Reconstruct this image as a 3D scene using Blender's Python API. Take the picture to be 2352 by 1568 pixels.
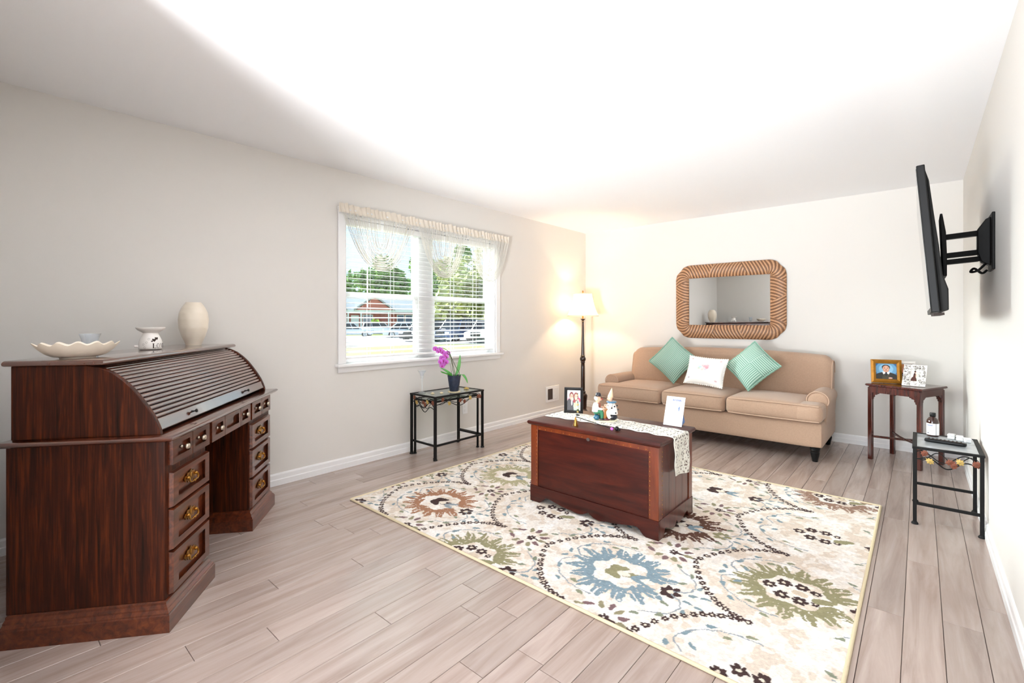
import bpy, math, random
import numpy as np
from mathutils import Vector, Matrix

random.seed(7); rng = np.random.default_rng(7)
for o in list(bpy.data.objects): bpy.data.objects.remove(o)
SC = bpy.context.scene; COL = SC.collection
R = math.radians; PI = math.pi
ROOM_W, ROOM_D, ROOM_H = 3.849, 5.659, 2.44

# ------------------------------------------------------------------ camera
cd = bpy.data.cameras.new('camera'); cam = bpy.data.objects.new('camera', cd); COL.objects.link(cam)
cam.location = (3.5635, 0.0, 1.2116); cam.rotation_euler = (R(90), 0, R(41.159))
cd.sensor_width = 36; cd.lens = 36*1071.5/2352; cd.shift_y = -48.24/2352; cd.clip_start = .02; cd.clip_end = 500
SC.camera = cam
# ------------------------------------------------------------------ world, sun, exposure
wd = bpy.data.worlds.new('sky'); SC.world = wd; wd.use_nodes = True
nt = wd.node_tree; nt.nodes.clear()
wo = nt.nodes.new('ShaderNodeOutputWorld'); bg = nt.nodes.new('ShaderNodeBackground')
tc = nt.nodes.new('ShaderNodeTexCoord'); sx = nt.nodes.new('ShaderNodeSeparateXYZ'); cr = nt.nodes.new('ShaderNodeValToRGB')
nt.links.new(tc.outputs['Generated'], sx.inputs[0]); nt.links.new(sx.outputs['Z'], cr.inputs[0])
cr.color_ramp.elements[0].position = 0.0; cr.color_ramp.elements[0].color = (.66, .82, 1, 1)
cr.color_ramp.elements[1].position = 0.5; cr.color_ramp.elements[1].color = (.42, .66, 1, 1)
nt.links.new(cr.outputs[0], bg.inputs[0]); bg.inputs[1].default_value = .68
nt.links.new(bg.outputs[0], wo.inputs[0])
sl = bpy.data.lights.new('sun', 'SUN'); sun = bpy.data.objects.new('sun', sl); COL.objects.link(sun)
sl.energy = 15.5; sl.angle = R(50); sl.color = (.95, .98, 1)
az, el = R(16), R(19)
sun.rotation_euler = Vector((-math.cos(az)*math.cos(el), -math.sin(az)*math.cos(el), math.sin(el))).to_track_quat('Z', 'Y').to_euler()
def area(name, loc, aim, sx_, sy_, watts, col):
    l = bpy.data.lights.new(name, 'AREA'); l.shape = 'RECTANGLE'; l.size = sx_; l.size_y = sy_; l.energy = watts; l.color = col
    o = bpy.data.objects.new(name, l); COL.objects.link(o); o.location = loc; o.rotation_euler = (Vector(aim)-Vector(loc)).to_track_quat('-Z','Y').to_euler(); return o
area('rear_fill', (1.95,-3.1,1.15), (1.95,0,1.25), 3.4, 2.0, 78, (.90,.95,1))      # added fill panel, unseen behind the camera, to brighten the room
fl = bpy.data.lights.new('photo_flash', 'SPOT'); fl.energy = 520; fl.spot_size = R(84); fl.spot_blend = 1.; fl.shadow_soft_size = .30; fl.color = (.96,.98,1)
fo_ = bpy.data.objects.new('photo_flash', fl); COL.objects.link(fo_); fo_.location = (2.30,-1.2,.50)      # photographer's flash beside the camera, turned up
fo_.rotation_euler = (Vector((1.85,2.0,2.6))-fo_.location).to_track_quat('-Z','Y').to_euler()
SC.view_settings.view_transform = 'Standard'; SC.view_settings.look = 'None'
SC.view_settings.gamma = 1; SC.view_settings.use_curve_mapping = False
SC.view_settings.exposure = 1.16

# ------------------------------------------------------------------ helpers
def lin(c):
    return tuple(((v/255)/12.92 if v/255 <= .04045 else ((v/255+.055)/1.055)**2.4) for v in c)
MATS = {}
def mat(name, col=(200,200,200), rough=.5, metal=0., spec=.5, bump=0., bscale=60., var=0., vscale=8., sheen=0., coat=0., trans=0., emit=None):
    m = bpy.data.materials.new(name); m.use_nodes = True; t = m.node_tree; p = t.nodes['Principled BSDF']
    c = lin(col)+(1,)
    p.inputs['Base Color'].default_value = c; p.inputs['Roughness'].default_value = rough; p.inputs['Metallic'].default_value = metal
    p.inputs['Specular IOR Level'].default_value = spec; p.inputs['Coat Weight'].default_value = coat; p.inputs['Sheen Weight'].default_value = sheen
    p.inputs['Transmission Weight'].default_value = trans
    if emit: p.inputs['Emission Color'].default_value = lin(emit[0])+(1,); p.inputs['Emission Strength'].default_value = emit[1]
    tcn = t.nodes.new('ShaderNodeTexCoord')
    if var:
        n = t.nodes.new('ShaderNodeTexNoise'); n.inputs['Scale'].default_value = vscale; n.inputs['Detail'].default_value = 4
        t.links.new(tcn.outputs['Object'], n.inputs['Vector'])
        r = t.nodes.new('ShaderNodeValToRGB'); r.color_ramp.elements[0].position = .3; r.color_ramp.elements[1].position = .7
        r.color_ramp.elements[0].color = tuple(v*(1-var) for v in c[:3])+(1,); r.color_ramp.elements[1].color = tuple(min(1, v*(1+var)) for v in c[:3])+(1,)
        t.links.new(n.outputs['Fac'], r.inputs[0]); t.links.new(r.outputs[0], p.inputs['Base Color'])
    if bump:
        n = t.nodes.new('ShaderNodeTexNoise'); n.inputs['Scale'].default_value = bscale; n.inputs['Detail'].default_value = 3
        t.links.new(tcn.outputs['Object'], n.inputs['Vector'])
        b = t.nodes.new('ShaderNodeBump'); b.inputs['Strength'].default_value = bump; b.inputs['Distance'].default_value = .01
        t.links.new(n.outputs['Fac'], b.inputs['Height']); t.links.new(b.outputs[0], p.inputs['Normal'])
    MATS[name] = m; return m
def wood(name, dark, mid, light, axis='Z', rough=.3, scale=1., coat=.3, rand=False, stretch=14., spec=.5, cior=1.5):
    m = bpy.data.materials.new(name); m.use_nodes = True; t = m.node_tree; p = t.nodes['Principled BSDF']
    tcn = t.nodes.new('ShaderNodeTexCoord'); mp = t.nodes.new('ShaderNodeMapping')
    s = [stretch*scale]*3; s['XYZ'.index(axis)] = scale
    mp.inputs['Scale'].default_value = s; t.links.new(tcn.outputs['Object'], mp.inputs['Vector'])
    if rand:
        oi = t.nodes.new('ShaderNodeObjectInfo'); mm = t.nodes.new('ShaderNodeMath'); mm.operation = 'MULTIPLY'; mm.inputs[1].default_value = 37.
        t.links.new(oi.outputs['Random'], mm.inputs[0]); cb = t.nodes.new('ShaderNodeCombineXYZ')
        for k in range(3): t.links.new(mm.outputs[0], cb.inputs[k])
        t.links.new(cb.outputs[0], mp.inputs['Location'])
    n = t.nodes.new('ShaderNodeTexNoise'); n.inputs['Scale'].default_value = 2.2; n.inputs['Detail'].default_value = 6; n.inputs['Roughness'].default_value = .62; n.inputs['Distortion'].default_value = .6
    t.links.new(mp.outputs[0], n.inputs['Vector'])
    r = t.nodes.new('ShaderNodeValToRGB'); e = r.color_ramp.elements
    e[0].position = .3; e[0].color = lin(dark)+(1,); e[1].position = .72; e[1].color = lin(light)+(1,)
    x = e.new(.5); x.color = lin(mid)+(1,)
    t.links.new(n.outputs['Fac'], r.inputs[0]); out = r.outputs[0]
    if rand:
        hs = t.nodes.new('ShaderNodeHueSaturation'); mr = t.nodes.new('ShaderNodeMapRange'); mr.inputs['To Min'].default_value = .9; mr.inputs['To Max'].default_value = 1.08
        t.links.new(oi.outputs['Random'], mr.inputs['Value']); t.links.new(mr.outputs[0], hs.inputs['Value']); t.links.new(out, hs.inputs['Color']); out = hs.outputs[0]
    t.links.new(out, p.inputs['Base Color'])
    b = t.nodes.new('ShaderNodeBump'); b.inputs['Strength'].default_value = .06; b.inputs['Distance'].default_value = .004
    t.links.new(n.outputs['Fac'], b.inputs['Height']); t.links.new(b.outputs[0], p.inputs['Normal'])
    p.inputs['Roughness'].default_value = rough; p.inputs['Coat Weight'].default_value = coat; p.inputs['Coat Roughness'].default_value = .12; p.inputs['Coat IOR'].default_value = cior; p.inputs['Specular IOR Level'].default_value = spec
    MATS[name] = m; return m
def attr_mat(name, rough=.8, bump=0., bscale=200., sheen=0., coat=0.):
    m = mat(name, rough=rough, bump=bump, bscale=bscale, sheen=sheen, coat=coat); t = m.node_tree
    a = t.nodes.new('ShaderNodeAttribute'); a.attribute_name = 'dye'
    t.links.new(a.outputs['Color'], t.nodes['Principled BSDF'].inputs['Base Color']); return m
def thin_glass(name, tint=(255,255,255), refl=.06, frost=0.):
    m = bpy.data.materials.new(name); m.use_nodes = True; t = m.node_tree; t.nodes.clear()
    o = t.nodes.new('ShaderNodeOutputMaterial'); mx = t.nodes.new('ShaderNodeMixShader'); tr = t.nodes.new('ShaderNodeBsdfTransparent'); gl = t.nodes.new('ShaderNodeBsdfGlossy'); fr = t.nodes.new('ShaderNodeFresnel')
    t.nodes.remove(fr); lw = t.nodes.new('ShaderNodeLayerWeight'); lw.inputs[0].default_value = .5
    pw = t.nodes.new('ShaderNodeMath'); pw.operation = 'POWER'; pw.inputs[1].default_value = 4.; ma = t.nodes.new('ShaderNodeMath'); ma.operation = 'MULTIPLY_ADD'; ma.inputs[1].default_value = .9; ma.inputs[2].default_value = refl
    t.links.new(lw.outputs['Facing'], pw.inputs[0]); t.links.new(pw.outputs[0], ma.inputs[0])
    tr.inputs[0].default_value = lin(tint)+(1,); gl.inputs['Roughness'].default_value = .03
    t.links.new(ma.outputs[0], mx.inputs[0]); t.links.new(tr.outputs[0], mx.inputs[1]); t.links.new(gl.outputs[0], mx.inputs[2]); last = mx.outputs[0]
    if frost:
        df = t.nodes.new('ShaderNodeBsdfDiffuse'); df.inputs[0].default_value = (.9,.92,.94,1); m2 = t.nodes.new('ShaderNodeMixShader'); m2.inputs[0].default_value = frost
        t.links.new(last, m2.inputs[1]); t.links.new(df.outputs[0], m2.inputs[2]); last = m2.outputs[0]
    t.links.new(last, o.inputs[0]); MATS[name] = m; return m
def translucent(name, col, f=.5, rough=.8):
    m = mat(name, col, rough); t = m.node_tree; p = t.nodes['Principled BSDF']; o = t.nodes['Material Output']
    tr = t.nodes.new('ShaderNodeBsdfTranslucent'); tr.inputs[0].default_value = lin(col)+(1,); mx = t.nodes.new('ShaderNodeMixShader'); mx.inputs[0].default_value = f
    t.links.new(p.outputs[0], mx.inputs[1]); t.links.new(tr.outputs[0], mx.inputs[2]); t.links.new(mx.outputs[0], o.inputs[0]); return m

class B:
    """collects geometry for ONE mesh object"""
    def __init__(s): s.V = []; s.F = []; s.M = Matrix.Identity(4); s.C = []
    def add(s, vs, fs, cols=None):
        k = len(s.V); M = s.M
        s.V += [tuple(M @ Vector(v)) for v in vs]; s.F += [tuple(i+k for i in f) for f in fs]
        if cols is not None: s.C += list(cols)
        return s
    def box(s, x0, x1, y0, y1, z0, z1):
        return s.add([(x0,y0,z0),(x1,y0,z0),(x1,y1,z0),(x0,y1,z0),(x0,y0,z1),(x1,y0,z1),(x1,y1,z1),(x0,y1,z1)],
                     [(3,2,1,0),(4,5,6,7),(0,1,5,4),(1,2,6,5),(2,3,7,6),(3,0,4,7)])
    def bar(s, a, b, w, h, up=(0,0,1)):
        a = Vector(a); b = Vector(b); d = (b-a).normalized(); u = Vector(up)
        if abs(d.dot(u)) > .95: u = Vector((1,0,0))
        r = d.cross(u).normalized(); u = r.cross(d)
        vs = [p+r*i*w/2+u*j*h/2 for p in (a,b) for (i,j) in ((-1,-1),(1,-1),(1,1),(-1,1))]
        return s.add(vs, [(3,2,1,0),(4,5,6,7),(0,1,5,4),(1,2,6,5),(2,3,7,6),(3,0,4,7)])
    def prism(s, poly, a, b, axis='Y'):
        """poly in the plane of the two other axes, extruded from a to b"""
        f = {'X': lambda p, t: (t, p[0], p[1]), 'Y': lambda p, t: (p[0], t, p[1]), 'Z': lambda p, t: (p[0], p[1], t)}[axis]
        n = len(poly); vs = [f(p,a) for p in poly]+[f(p,b) for p in poly]
        fs = [tuple(range(n))[::-1], tuple(range(n,2*n))]+[(i,(i+1)%n,(i+1)%n+n,i+n) for i in range(n)]
        return s.add(vs, fs)
    def lathe(s, prof, n=24, c=(0,0,0), sx=1., sy=1.):
        vs = []; fs = []
        for r, z in prof:
            for k in range(n):
                a = 2*PI*k/n; vs.append((c[0]+r*sx*math.cos(a), c[1]+r*sy*math.sin(a), c[2]+z))
        for j in range(len(prof)-1):
            for k in range(n): fs.append((j*n+k, j*n+(k+1)%n, (j+1)*n+(k+1)%n, (j+1)*n+k))
        if prof[0][0] > 1e-5: fs.append(tuple(range(n))[::-1])
        if prof[-1][0] > 1e-5: fs.append(tuple((len(prof)-1)*n+k for k in range(n)))
        return s.add(vs, fs)
    def tube(s, pts, r, n=8, closed=False, cap=True, flat=1.):
        P = [Vector(p) for p in pts]; m = len(P); rr = r if isinstance(r, (list, tuple)) else [r]*m
        vs = []; fs = []; prev = None
        for i, p in enumerate(P):
            d = (P[(i+1) % m]-P[i-1]) if closed else (P[min(i+1,m-1)]-P[max(i-1,0)])
            d = d.normalized() if d.length > 1e-9 else Vector((0,0,1))
            u = prev if prev is not None else (Vector((0,0,1)) if abs(d.z) < .9 else Vector((1,0,0)))
            u = (u-d*u.dot(d)); u = u.normalized() if u.length > 1e-6 else d.orthogonal().normalized(); prev = u
            w = d.cross(u)
            for k in range(n):
                a = 2*PI*k/n; vs.append(p+(u*math.cos(a)*flat+w*math.sin(a))*rr[i])
        mm = m if closed else m-1
        for i in range(mm):
            for k in range(n): fs.append((i*n+k, i*n+(k+1)%n, ((i+1)%m)*n+(k+1)%n, ((i+1)%m)*n+k))
        if cap and not closed: fs.append(tuple(range(n))[::-1]); fs.append(tuple((m-1)*n+k for k in range(n)))
        return s.add(vs, fs)
    def ell(s, c, r, nu=16, nv=10):
        prof = [(max(1e-6, math.sin(PI*j/nv)), -math.cos(PI*j/nv)) for j in range(nv+1)]
        vs = []; fs = []
        for a, z in prof:
            for k in range(nu): t = 2*PI*k/nu; vs.append((c[0]+r[0]*a*math.cos(t), c[1]+r[1]*a*math.sin(t), c[2]+r[2]*z))
        for j in range(nv):
            for k in range(nu): fs.append((j*nu+k, j*nu+(k+1)%nu, (j+1)*nu+(k+1)%nu, (j+1)*nu+k))
        return s.add(vs, fs)
    def sheet(s, fn, nu, nv, col=None):
        vs = [fn(i/nu, j/nv) for j in range(nv+1) for i in range(nu+1)]
        fs = [(j*(nu+1)+i, j*(nu+1)+i+1, (j+1)*(nu+1)+i+1, (j+1)*(nu+1)+i) for j in range(nv) for i in range(nu)]
        return s.add(vs, fs, None if col is None else [col(i/nu, j/nv) for j in range(nv+1) for i in range(nu+1)])
    def soft(s, x0, x1, y0, y1, z0, z1, r, n=10, top=0., front=0., bottom=0.):
        """rounded box; 'top'/'front' bulge those faces outward"""
        c = Vector(((x0+x1)/2,(y0+y1)/2,(z0+z1)/2)); h = Vector(((x1-x0)/2,(y1-y0)/2,(z1-z0)/2))
        idx = {}; vs = []; fs = []
        def vert(i, j, k):
            if (i,j,k) in idx: return idx[(i,j,k)]
            p = []
            for t, a in ((i,0),(j,1),(k,2)):
                u = t/n*2-1; u = math.copysign(1-(1-abs(u))**1.6, u); p.append(u*h[a])
            q = Vector([max(-h[a]+r, min(h[a]-r, p[a])) for a in range(3)]); d = Vector(p)-q
            if d.length > 1e-9: d = d.normalized()*r
            v = q+d; fx = 1-(v.x/h.x)**2; fy = 1-(v.y/h.y)**2; fz = 1-(v.z/h.z)**2
            if v.z > 0: v.z += top*max(0,fx)*max(0,fy)**.6
            else: v.z -= bottom*max(0,fx)*max(0,fy)
            if v.y < 0: v.y -= front*max(0,fx)*max(0,fz)
            idx[(i,j,k)] = len(vs); vs.append(c+v); return idx[(i,j,k)]
        for a in range(n):
            for b in range(n):
                fs.append((vert(a,b,0),vert(a,b+1,0),vert(a+1,b+1,0),vert(a+1,b,0))); fs.append((vert(a,b,n),vert(a+1,b,n),vert(a+1,b+1,n),vert(a,b+1,n)))
                fs.append((vert(a,0,b),vert(a+1,0,b),vert(a+1,0,b+1),vert(a,0,b+1))); fs.append((vert(a,n,b),vert(a,n,b+1),vert(a+1,n,b+1),vert(a+1,n,b)))
                fs.append((vert(0,a,b),vert(0,a,b+1),vert(0,a+1,b+1),vert(0,a+1,b))); fs.append((vert(n,a,b),vert(n,a+1,b),vert(n,a+1,b+1),vert(n,a,b+1)))
        return s.add(vs, fs)
    def mesh(s, name, smooth=35.):
        me = bpy.data.meshes.new(name); me.from_pydata(s.V, [], s.F); me.validate(); me.update()
        if s.C:
            at = me.color_attributes.new('dye', 'FLOAT_COLOR', 'POINT')
            at.data.foreach_set('color', np.array([tuple(c[:3])+(1,) for c in s.C], dtype=np.float32).ravel())
        if smooth: me.shade_smooth(); me.set_sharp_from_angle(angle=R(smooth))
        return me
    def build(s, name, m, parent=None, bevel=0., smooth=35., loc=None, rot=None, seg=2):
        o = bpy.data.objects.new(name, s.mesh(name, smooth)); COL.objects.link(o)
        o.data.materials.append(MATS[m] if isinstance(m, str) else m)
        if parent: o.parent = parent
        if bevel:
            bm = o.modifiers.new('bevel', 'BEVEL'); bm.width = bevel; bm.segments = seg; bm.limit_method = 'ANGLE'; bm.angle_limit = R(40); bm.harden_normals = False
        if loc: o.location = loc
        if rot: o.rotation_euler = rot
        return o
def T(x=0, y=0, z=0, rz=0, rx=0, ry=0):
    return Matrix.Translation((x,y,z)) @ Matrix.Rotation(rz,4,'Z') @ Matrix.Rotation(ry,4,'Y') @ Matrix.Rotation(rx,4,'X')
def tag(o, label=None, cat=None, group=None, kind=None):
    if label: o['label'] = label
    if cat: o['category'] = cat
    if group: o['group'] = group
    if kind: o['kind'] = kind
    return o
def thing(name, label, cat, loc=(0,0,0), rz=0., group=None):
    o = bpy.data.objects.new(name, None); COL.objects.link(o); o.empty_display_size = .05
    o.location = loc; o.rotation_euler = (0,0,rz); return tag(o, label, cat, group)
def inst(src, parent, loc=None, rot=None, scale=None, name=None):
    o = src.copy(); COL.objects.link(o); o.parent = parent
    if name: o.name = name
    if loc is not None: o.location = loc
    if rot is not None: o.rotation_euler = rot
    if scale is not None: o.scale = scale
    return o
def struct(o, label=None): tag(o, label, kind='structure'); return o
def bez(p0, p1, p2, p3, n=12):
    a, b, c, d = map(Vector, (p0,p1,p2,p3)); out = []
    for i in range(n+1):
        t = i/n; out.append(a*(1-t)**3+b*3*t*(1-t)**2+c*3*t*t*(1-t)+d*t**3)
    return out
def spline(pts, n=8):
    P = [Vector(p) for p in pts]; P = [P[0]*2-P[1]]+P+[P[-1]*2-P[-2]]; out = []
    for i in range(1, len(P)-2):
        for k in range(n):
            t = k/n; a, b, c, d = P[i-1:i+3]
            out.append(.5*((2*b)+(c-a)*t+(2*a-5*b+4*c-d)*t*t+(3*b-a-3*c+d)*t**3))
    out.append(P[-2]); return out
def paint(w, h, nx, ny, fn):
    """flat print w x h in local XZ (facing -Y), coloured by fn(x,y) on arrays in 0..1"""
    b = B(); xs, ys = np.meshgrid(np.linspace(0,1,nx+1), np.linspace(0,1,ny+1)); c = fn(xs, ys).reshape(-1,3)
    b.sheet(lambda u, v: ((u-.5)*w, 0, v*h), nx, ny); b.C = [tuple(k) for k in c]; return b
def canvas(x, col): return np.ones(x.shape+(3,))*np.array(lin(col))
def dab(img, mask, col): img[mask] = lin(col); return img
def ellm(x, y, cx, cy, rx, ry): return ((x-cx)/rx)**2+((y-cy)/ry)**2 < 1

# ------------------------------------------------------------------ materials
mat('wall_paint', (227,223,218), .85, spec=.2, bump=.03, bscale=250)
mat('ceiling_paint', (250,250,252), .9, spec=.1, bump=.03, bscale=200)
mat('white_trim', (244,243,243), .38, spec=.4)
mat('dark_gap', (52,38,32), .9)
wood('plank_wood', (154,133,124), (175,156,147), (189,172,164), 'Y', .27, .7, .4, True, 11)
wood('desk_wood', (22,6,1), (58,21,6), (98,43,12), 'Z', .45, 1.6, .03, False, 22, .25)
wood('desk_wood_long', (52,20,9), (88,39,19), (118,58,30), 'X', .3, 1.4, .6, False, 12, .35, cior=1.6)
wood('chest_wood', (40,9,5), (62,18,10), (82,28,15), 'X', .35, 1.2, .12, False, 9, .3)
wood('chest_side_wood', (58,18,11), (84,30,18), (104,42,24), 'Z', .3, 1.2, .35, False, 9)
wood('copper_wood', (86,32,10), (108,44,15), (128,57,21), 'Z', .32, 1.5, .35, False, 9)
wood('table_wood', (34,10,7), (70,24,16), (96,38,24), 'Z', .25, 2., .4, False, 16)
wood('mirror_wood', (120,78,48), (164,114,76), (190,140,100), 'X', .42, 3, .1, False, 6)
wood('lamp_wood', (18,8,5), (42,18,11), (66,30,18), 'Z', .2, 2, .5, False, 10)
wood('desk_polish', (56,24,14), (84,40,24), (104,54,34), 'X', .2, 1.4, 1., False, 14, .5, cior=1.9)
mat('brass', (168,124,60), .32, 1., var=.3, vscale=60)
mat('pewter', (190,180,165), .3, 1.)
mat('black_iron', (12,11,11), .55, spec=.25, bump=.05, bscale=120)
mat('black_plastic', (11,11,12), .4, spec=.3)
mat('black_matte', (10,10,10), .7)
mat('sofa_fabric', (180,150,128), .9, spec=.15, bump=.12, bscale=420, var=.05, vscale=90, sheen=.25)
mat('sofa_piping', (196,166,144), .85, spec=.15)
mat('cushion_white', (242,240,236), .95, spec=.1, bump=.35, bscale=120)
mat('ceramic_cream', (238,226,208), .35, var=.03)
mat('ceramic_white', (245,240,234), .3)
mat('lace', (240,236,226), .95, spec=.1, bump=.3, bscale=180)
translucent('lampshade', (246,232,208), .42)
translucent('string_white', (228,224,216), .12)
translucent('header_fabric', (236,226,212), .2)
mat('leaf_green', (66,150,44), .4, var=.2, vscale=30)
mat('stem_green', (70,80,40), .6)
mat('petal', (205,104,205), .7, var=.35, vscale=60)
mat('petal_core', (170,30,120), .6)
mat('pot_blue', (38,46,66), .4, var=.3, vscale=40)
mat('iron_leaf_rust', (128,72,52), .5, .3, var=.3, vscale=60)
mat('iron_leaf_gold', (200,170,100), .4, .5, var=.2, vscale=60)
mat('shell', (232,214,180), .6, var=.15, vscale=60)
mat('slate_top', (168,172,176), .3, var=.35, vscale=14, coat=.4)
mat('gold_frame', (166,112,34), .32, .55, var=.15, vscale=40)
mat('frame_black', (12,12,14), .3)
mat('paper_white', (248,248,250), .6)
mat('blue_card', (96,130,190), .6)
mat('brown_bottle', (48,18,10), .12, coat=.5)
mat('plastic_white', (240,240,240), .4)
mat('mirror_glass', (235,238,238), .01, 1.)
mat('vent_dark', (70,58,54), .7)
attr_mat('print', .35, coat=.3); attr_mat('dyed_wool', .95, bump=.25, bscale=260); attr_mat('dyed_cotton', .9, bump=.1, bscale=300, sheen=.2); attr_mat('mirror_carving', .42)
attr_mat('glaze', .25, coat=.3)
thin_glass('window_glass', (250,254,252), .05); thin_glass('table_glass', (226,238,232), .08, .06); thin_glass('clear_glass', (248,250,252), .08, .16)
# outdoors
mat('lawn', (140,146,88), .95, spec=.1, var=.25, vscale=.6); mat('asphalt', (158,156,160), .9, spec=.1); mat('concrete', (165,163,158), .9, spec=.1)
mat('roof_shingle', (170,168,168), .9, spec=.1, var=.06, vscale=2); mat('brick_red', (176,92,82), .9, spec=.1, var=.2, vscale=3); mat('gable_rust', (206,120,108), .9, spec=.1)
mat('house_white', (245,245,245), .8, spec=.1); mat('house_window', (58,86,120), .1)
mat('bark', (86,70,56), .9, spec=.1)
for nm, c in (('foliage_green',(116,150,78)),('foliage_olive',(158,162,104)),('foliage_dark',(72,110,96)),('foliage_lime',(170,200,70))): mat(nm, c, .8, spec=.1, var=.45, vscale=1.3)
mat('car_silver', (214,216,220), .25, .3, coat=.6); mat('car_black', (22,24,28), .2, coat=.8); mat('car_blue', (40,62,100), .2, coat=.8); mat('car_white', (232,232,232), .3, coat=.6)
mat('car_window', (20,26,34), .06); mat('tyre', (24,24,25), .8); mat('alloy', (176,178,180), .3, .8); mat('tail_light', (170,24,24), .2); mat('head_light', (232,236,240), .1)

# ------------------------------------------------------------------ the room
# floor: sub-floor slab and the planks one by one
floor = struct(B().box(-.15, ROOM_W+.15, -3.2, ROOM_D+.15, -.12, -.010).build('floor', 'dark_gap', smooth=0))
PW, PL = .1184, 1.2
def plank_mesh():
    b = B(); w, c, h = PW/2-.0009, .0012, .010
    ring = lambda x, y, z: [(-x,-y,z),(x,-y,z),(x,y,z),(-x,y,z)]
    vs = ring(w,.5-.0008,-.010)+ring(w,.5-.0008,-c)+ring(w-c,.5-.0008-c,0)
    fs = [(3,2,1,0),(8,9,10,11)]
    for k in (0,4):
        for i in range(4): fs.append((k+i,k+(i+1)%4,k+4+(i+1)%4,k+4+i))
    return b.add(vs, fs)
pl0 = None
joints = {15:1.085, 16:1.44, 17:.75, 12:1.447, 11:1.126, 22:1.407, 20:.893, 18:.507, 0:2.565, 1:1.9, 21:.3, 19:1.25}
row = 0; xr = 3.751+PW
while xr > 0:
    x0 = max(xr-PW, .0); x1 = min(xr, ROOM_W); w = x1-x0
    if w > .005:
        y = joints.get(row-1, random.uniform(0, PL)); y -= PL*math.ceil((y+3.2)/PL)
        while y < ROOM_D:
            a, b_ = max(y, -3.2), min(y+PL, ROOM_D)
            if b_-a > .02:
                if pl0 is None: pl0 = plank_mesh().build('plank', 'plank_wood', floor, smooth=0); o = pl0
                else: o = inst(pl0, floor)
                o.location = ((x0+x1)/2, (a+b_)/2, 0); o.scale = (w/PW, b_-a, 1)
            y += PL
    row += 1; xr -= PW
struct(B().box(-.15, ROOM_W+.15, -3.2, ROOM_D+.15, ROOM_H, ROOM_H+.15).build('ceiling', 'ceiling_paint', smooth=0))
WY0, WY1, WZ0, WZ1 = 1.985, 3.795, .855, 2.075           # window opening
wl = B(); wl.box(-.15,0,-3.2,WY0,-.12,ROOM_H); wl.box(-.15,0,WY1,ROOM_D+.15,-.12,ROOM_H); wl.box(-.15,0,WY0,WY1,-.12,WZ0-.02); wl.box(-.15,0,WY0,WY1,WZ1,ROOM_H)
struct(wl.build('wall_left', 'wall_paint', smooth=0))
struct(B().box(0, ROOM_W, ROOM_D, ROOM_D+.15, -.12, ROOM_H).build('wall_back', 'wall_paint', smooth=0))
struct(B().box(ROOM_W, ROOM_W+.15, -3.2, ROOM_D+.15, -.12, ROOM_H).build('wall_right', 'wall_paint', smooth=0))
struct(B().box(0, 1.70, -.17, -.05, 0, ROOM_H).build('wall_near', 'wall_paint', smooth=0))
bb = [(0,0),(.014,0),(.014,.040),(.010,.046),(.010,.076),(.006,.086),(0,.088)]
struct(B().prism(bb, -.05, ROOM_D, 'Y').build('baseboard_left', 'white_trim', smooth=0))
struct(B().prism([(ROOM_D-a,z) for a,z in bb], 0, ROOM_W, 'X').build('baseboard_back', 'white_trim', smooth=0))
struct(B().prism([(ROOM_W-a,z) for a,z in bb], -3.2, ROOM_D, 'Y').build('baseboard_right', 'white_trim', smooth=0))
# window
win = struct(thing('window_1', 'white double window with two sliding sashes each', None, (0,0,0)))
for y0, y1 in ((WY0-.065,WY0),(WY1,WY1+.065)): B().box(0,.016,y0,y1,WZ0,WZ1+.065).build('casing', 'white_trim', win, .004)
B().box(0,.016,WY0,WY1,WZ1,WZ1+.065).build('casing', 'white_trim', win, .004)
B().box(-.15,.055,WY0-.085,WY1+.085,WZ0-.024,WZ0).build('window_sill', 'white_trim', win, .006)
B().prism([(0,.785),(.012,.785),(.018,.80),(.014,.831),(0,.831)], WY0-.065, WY1+.065, 'Y').build('apron', 'white_trim', win)
jb = B(); jb.box(-.148,-.002,WY0,WY0+.014,WZ0,WZ1); jb.box(-.148,-.002,WY1-.014,WY1,WZ0,WZ1); jb.box(-.148,-.002,WY0+.014,WY1-.014,WZ1-.014,WZ1); jb.build('jamb_lining', 'white_trim', win)
B().box(-.145,-.078,2.795,2.96,WZ0,WZ1-.014).build('mullion', 'white_trim', win, .004)
for y0, y1 in ((WY0+.014,2.795),(2.96,WY1-.014)):
    for z0, z1, xx in ((WZ0,1.455,-.100),(1.415,WZ1-.014,-.128)):
        s = B(); f = .042
        s.box(xx-.013,xx+.013,y0,y0+f,z0,z1); s.box(xx-.013,xx+.013,y1-f,y1,z0,z1); s.box(xx-.013,xx+.013,y0+f,y1-f,z0,z0+f); s.box(xx-.013,xx+.013,y0+f,y1-f,z1-f,z1)
        so = s.build('sash', 'white_trim', win, .003)
        B().box(xx-.002,xx+.002,y0+f-.004,y1-f+.004,z0+f-.004,z1-f+.004).build('pane', 'window_glass', so, smooth=0)
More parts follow.
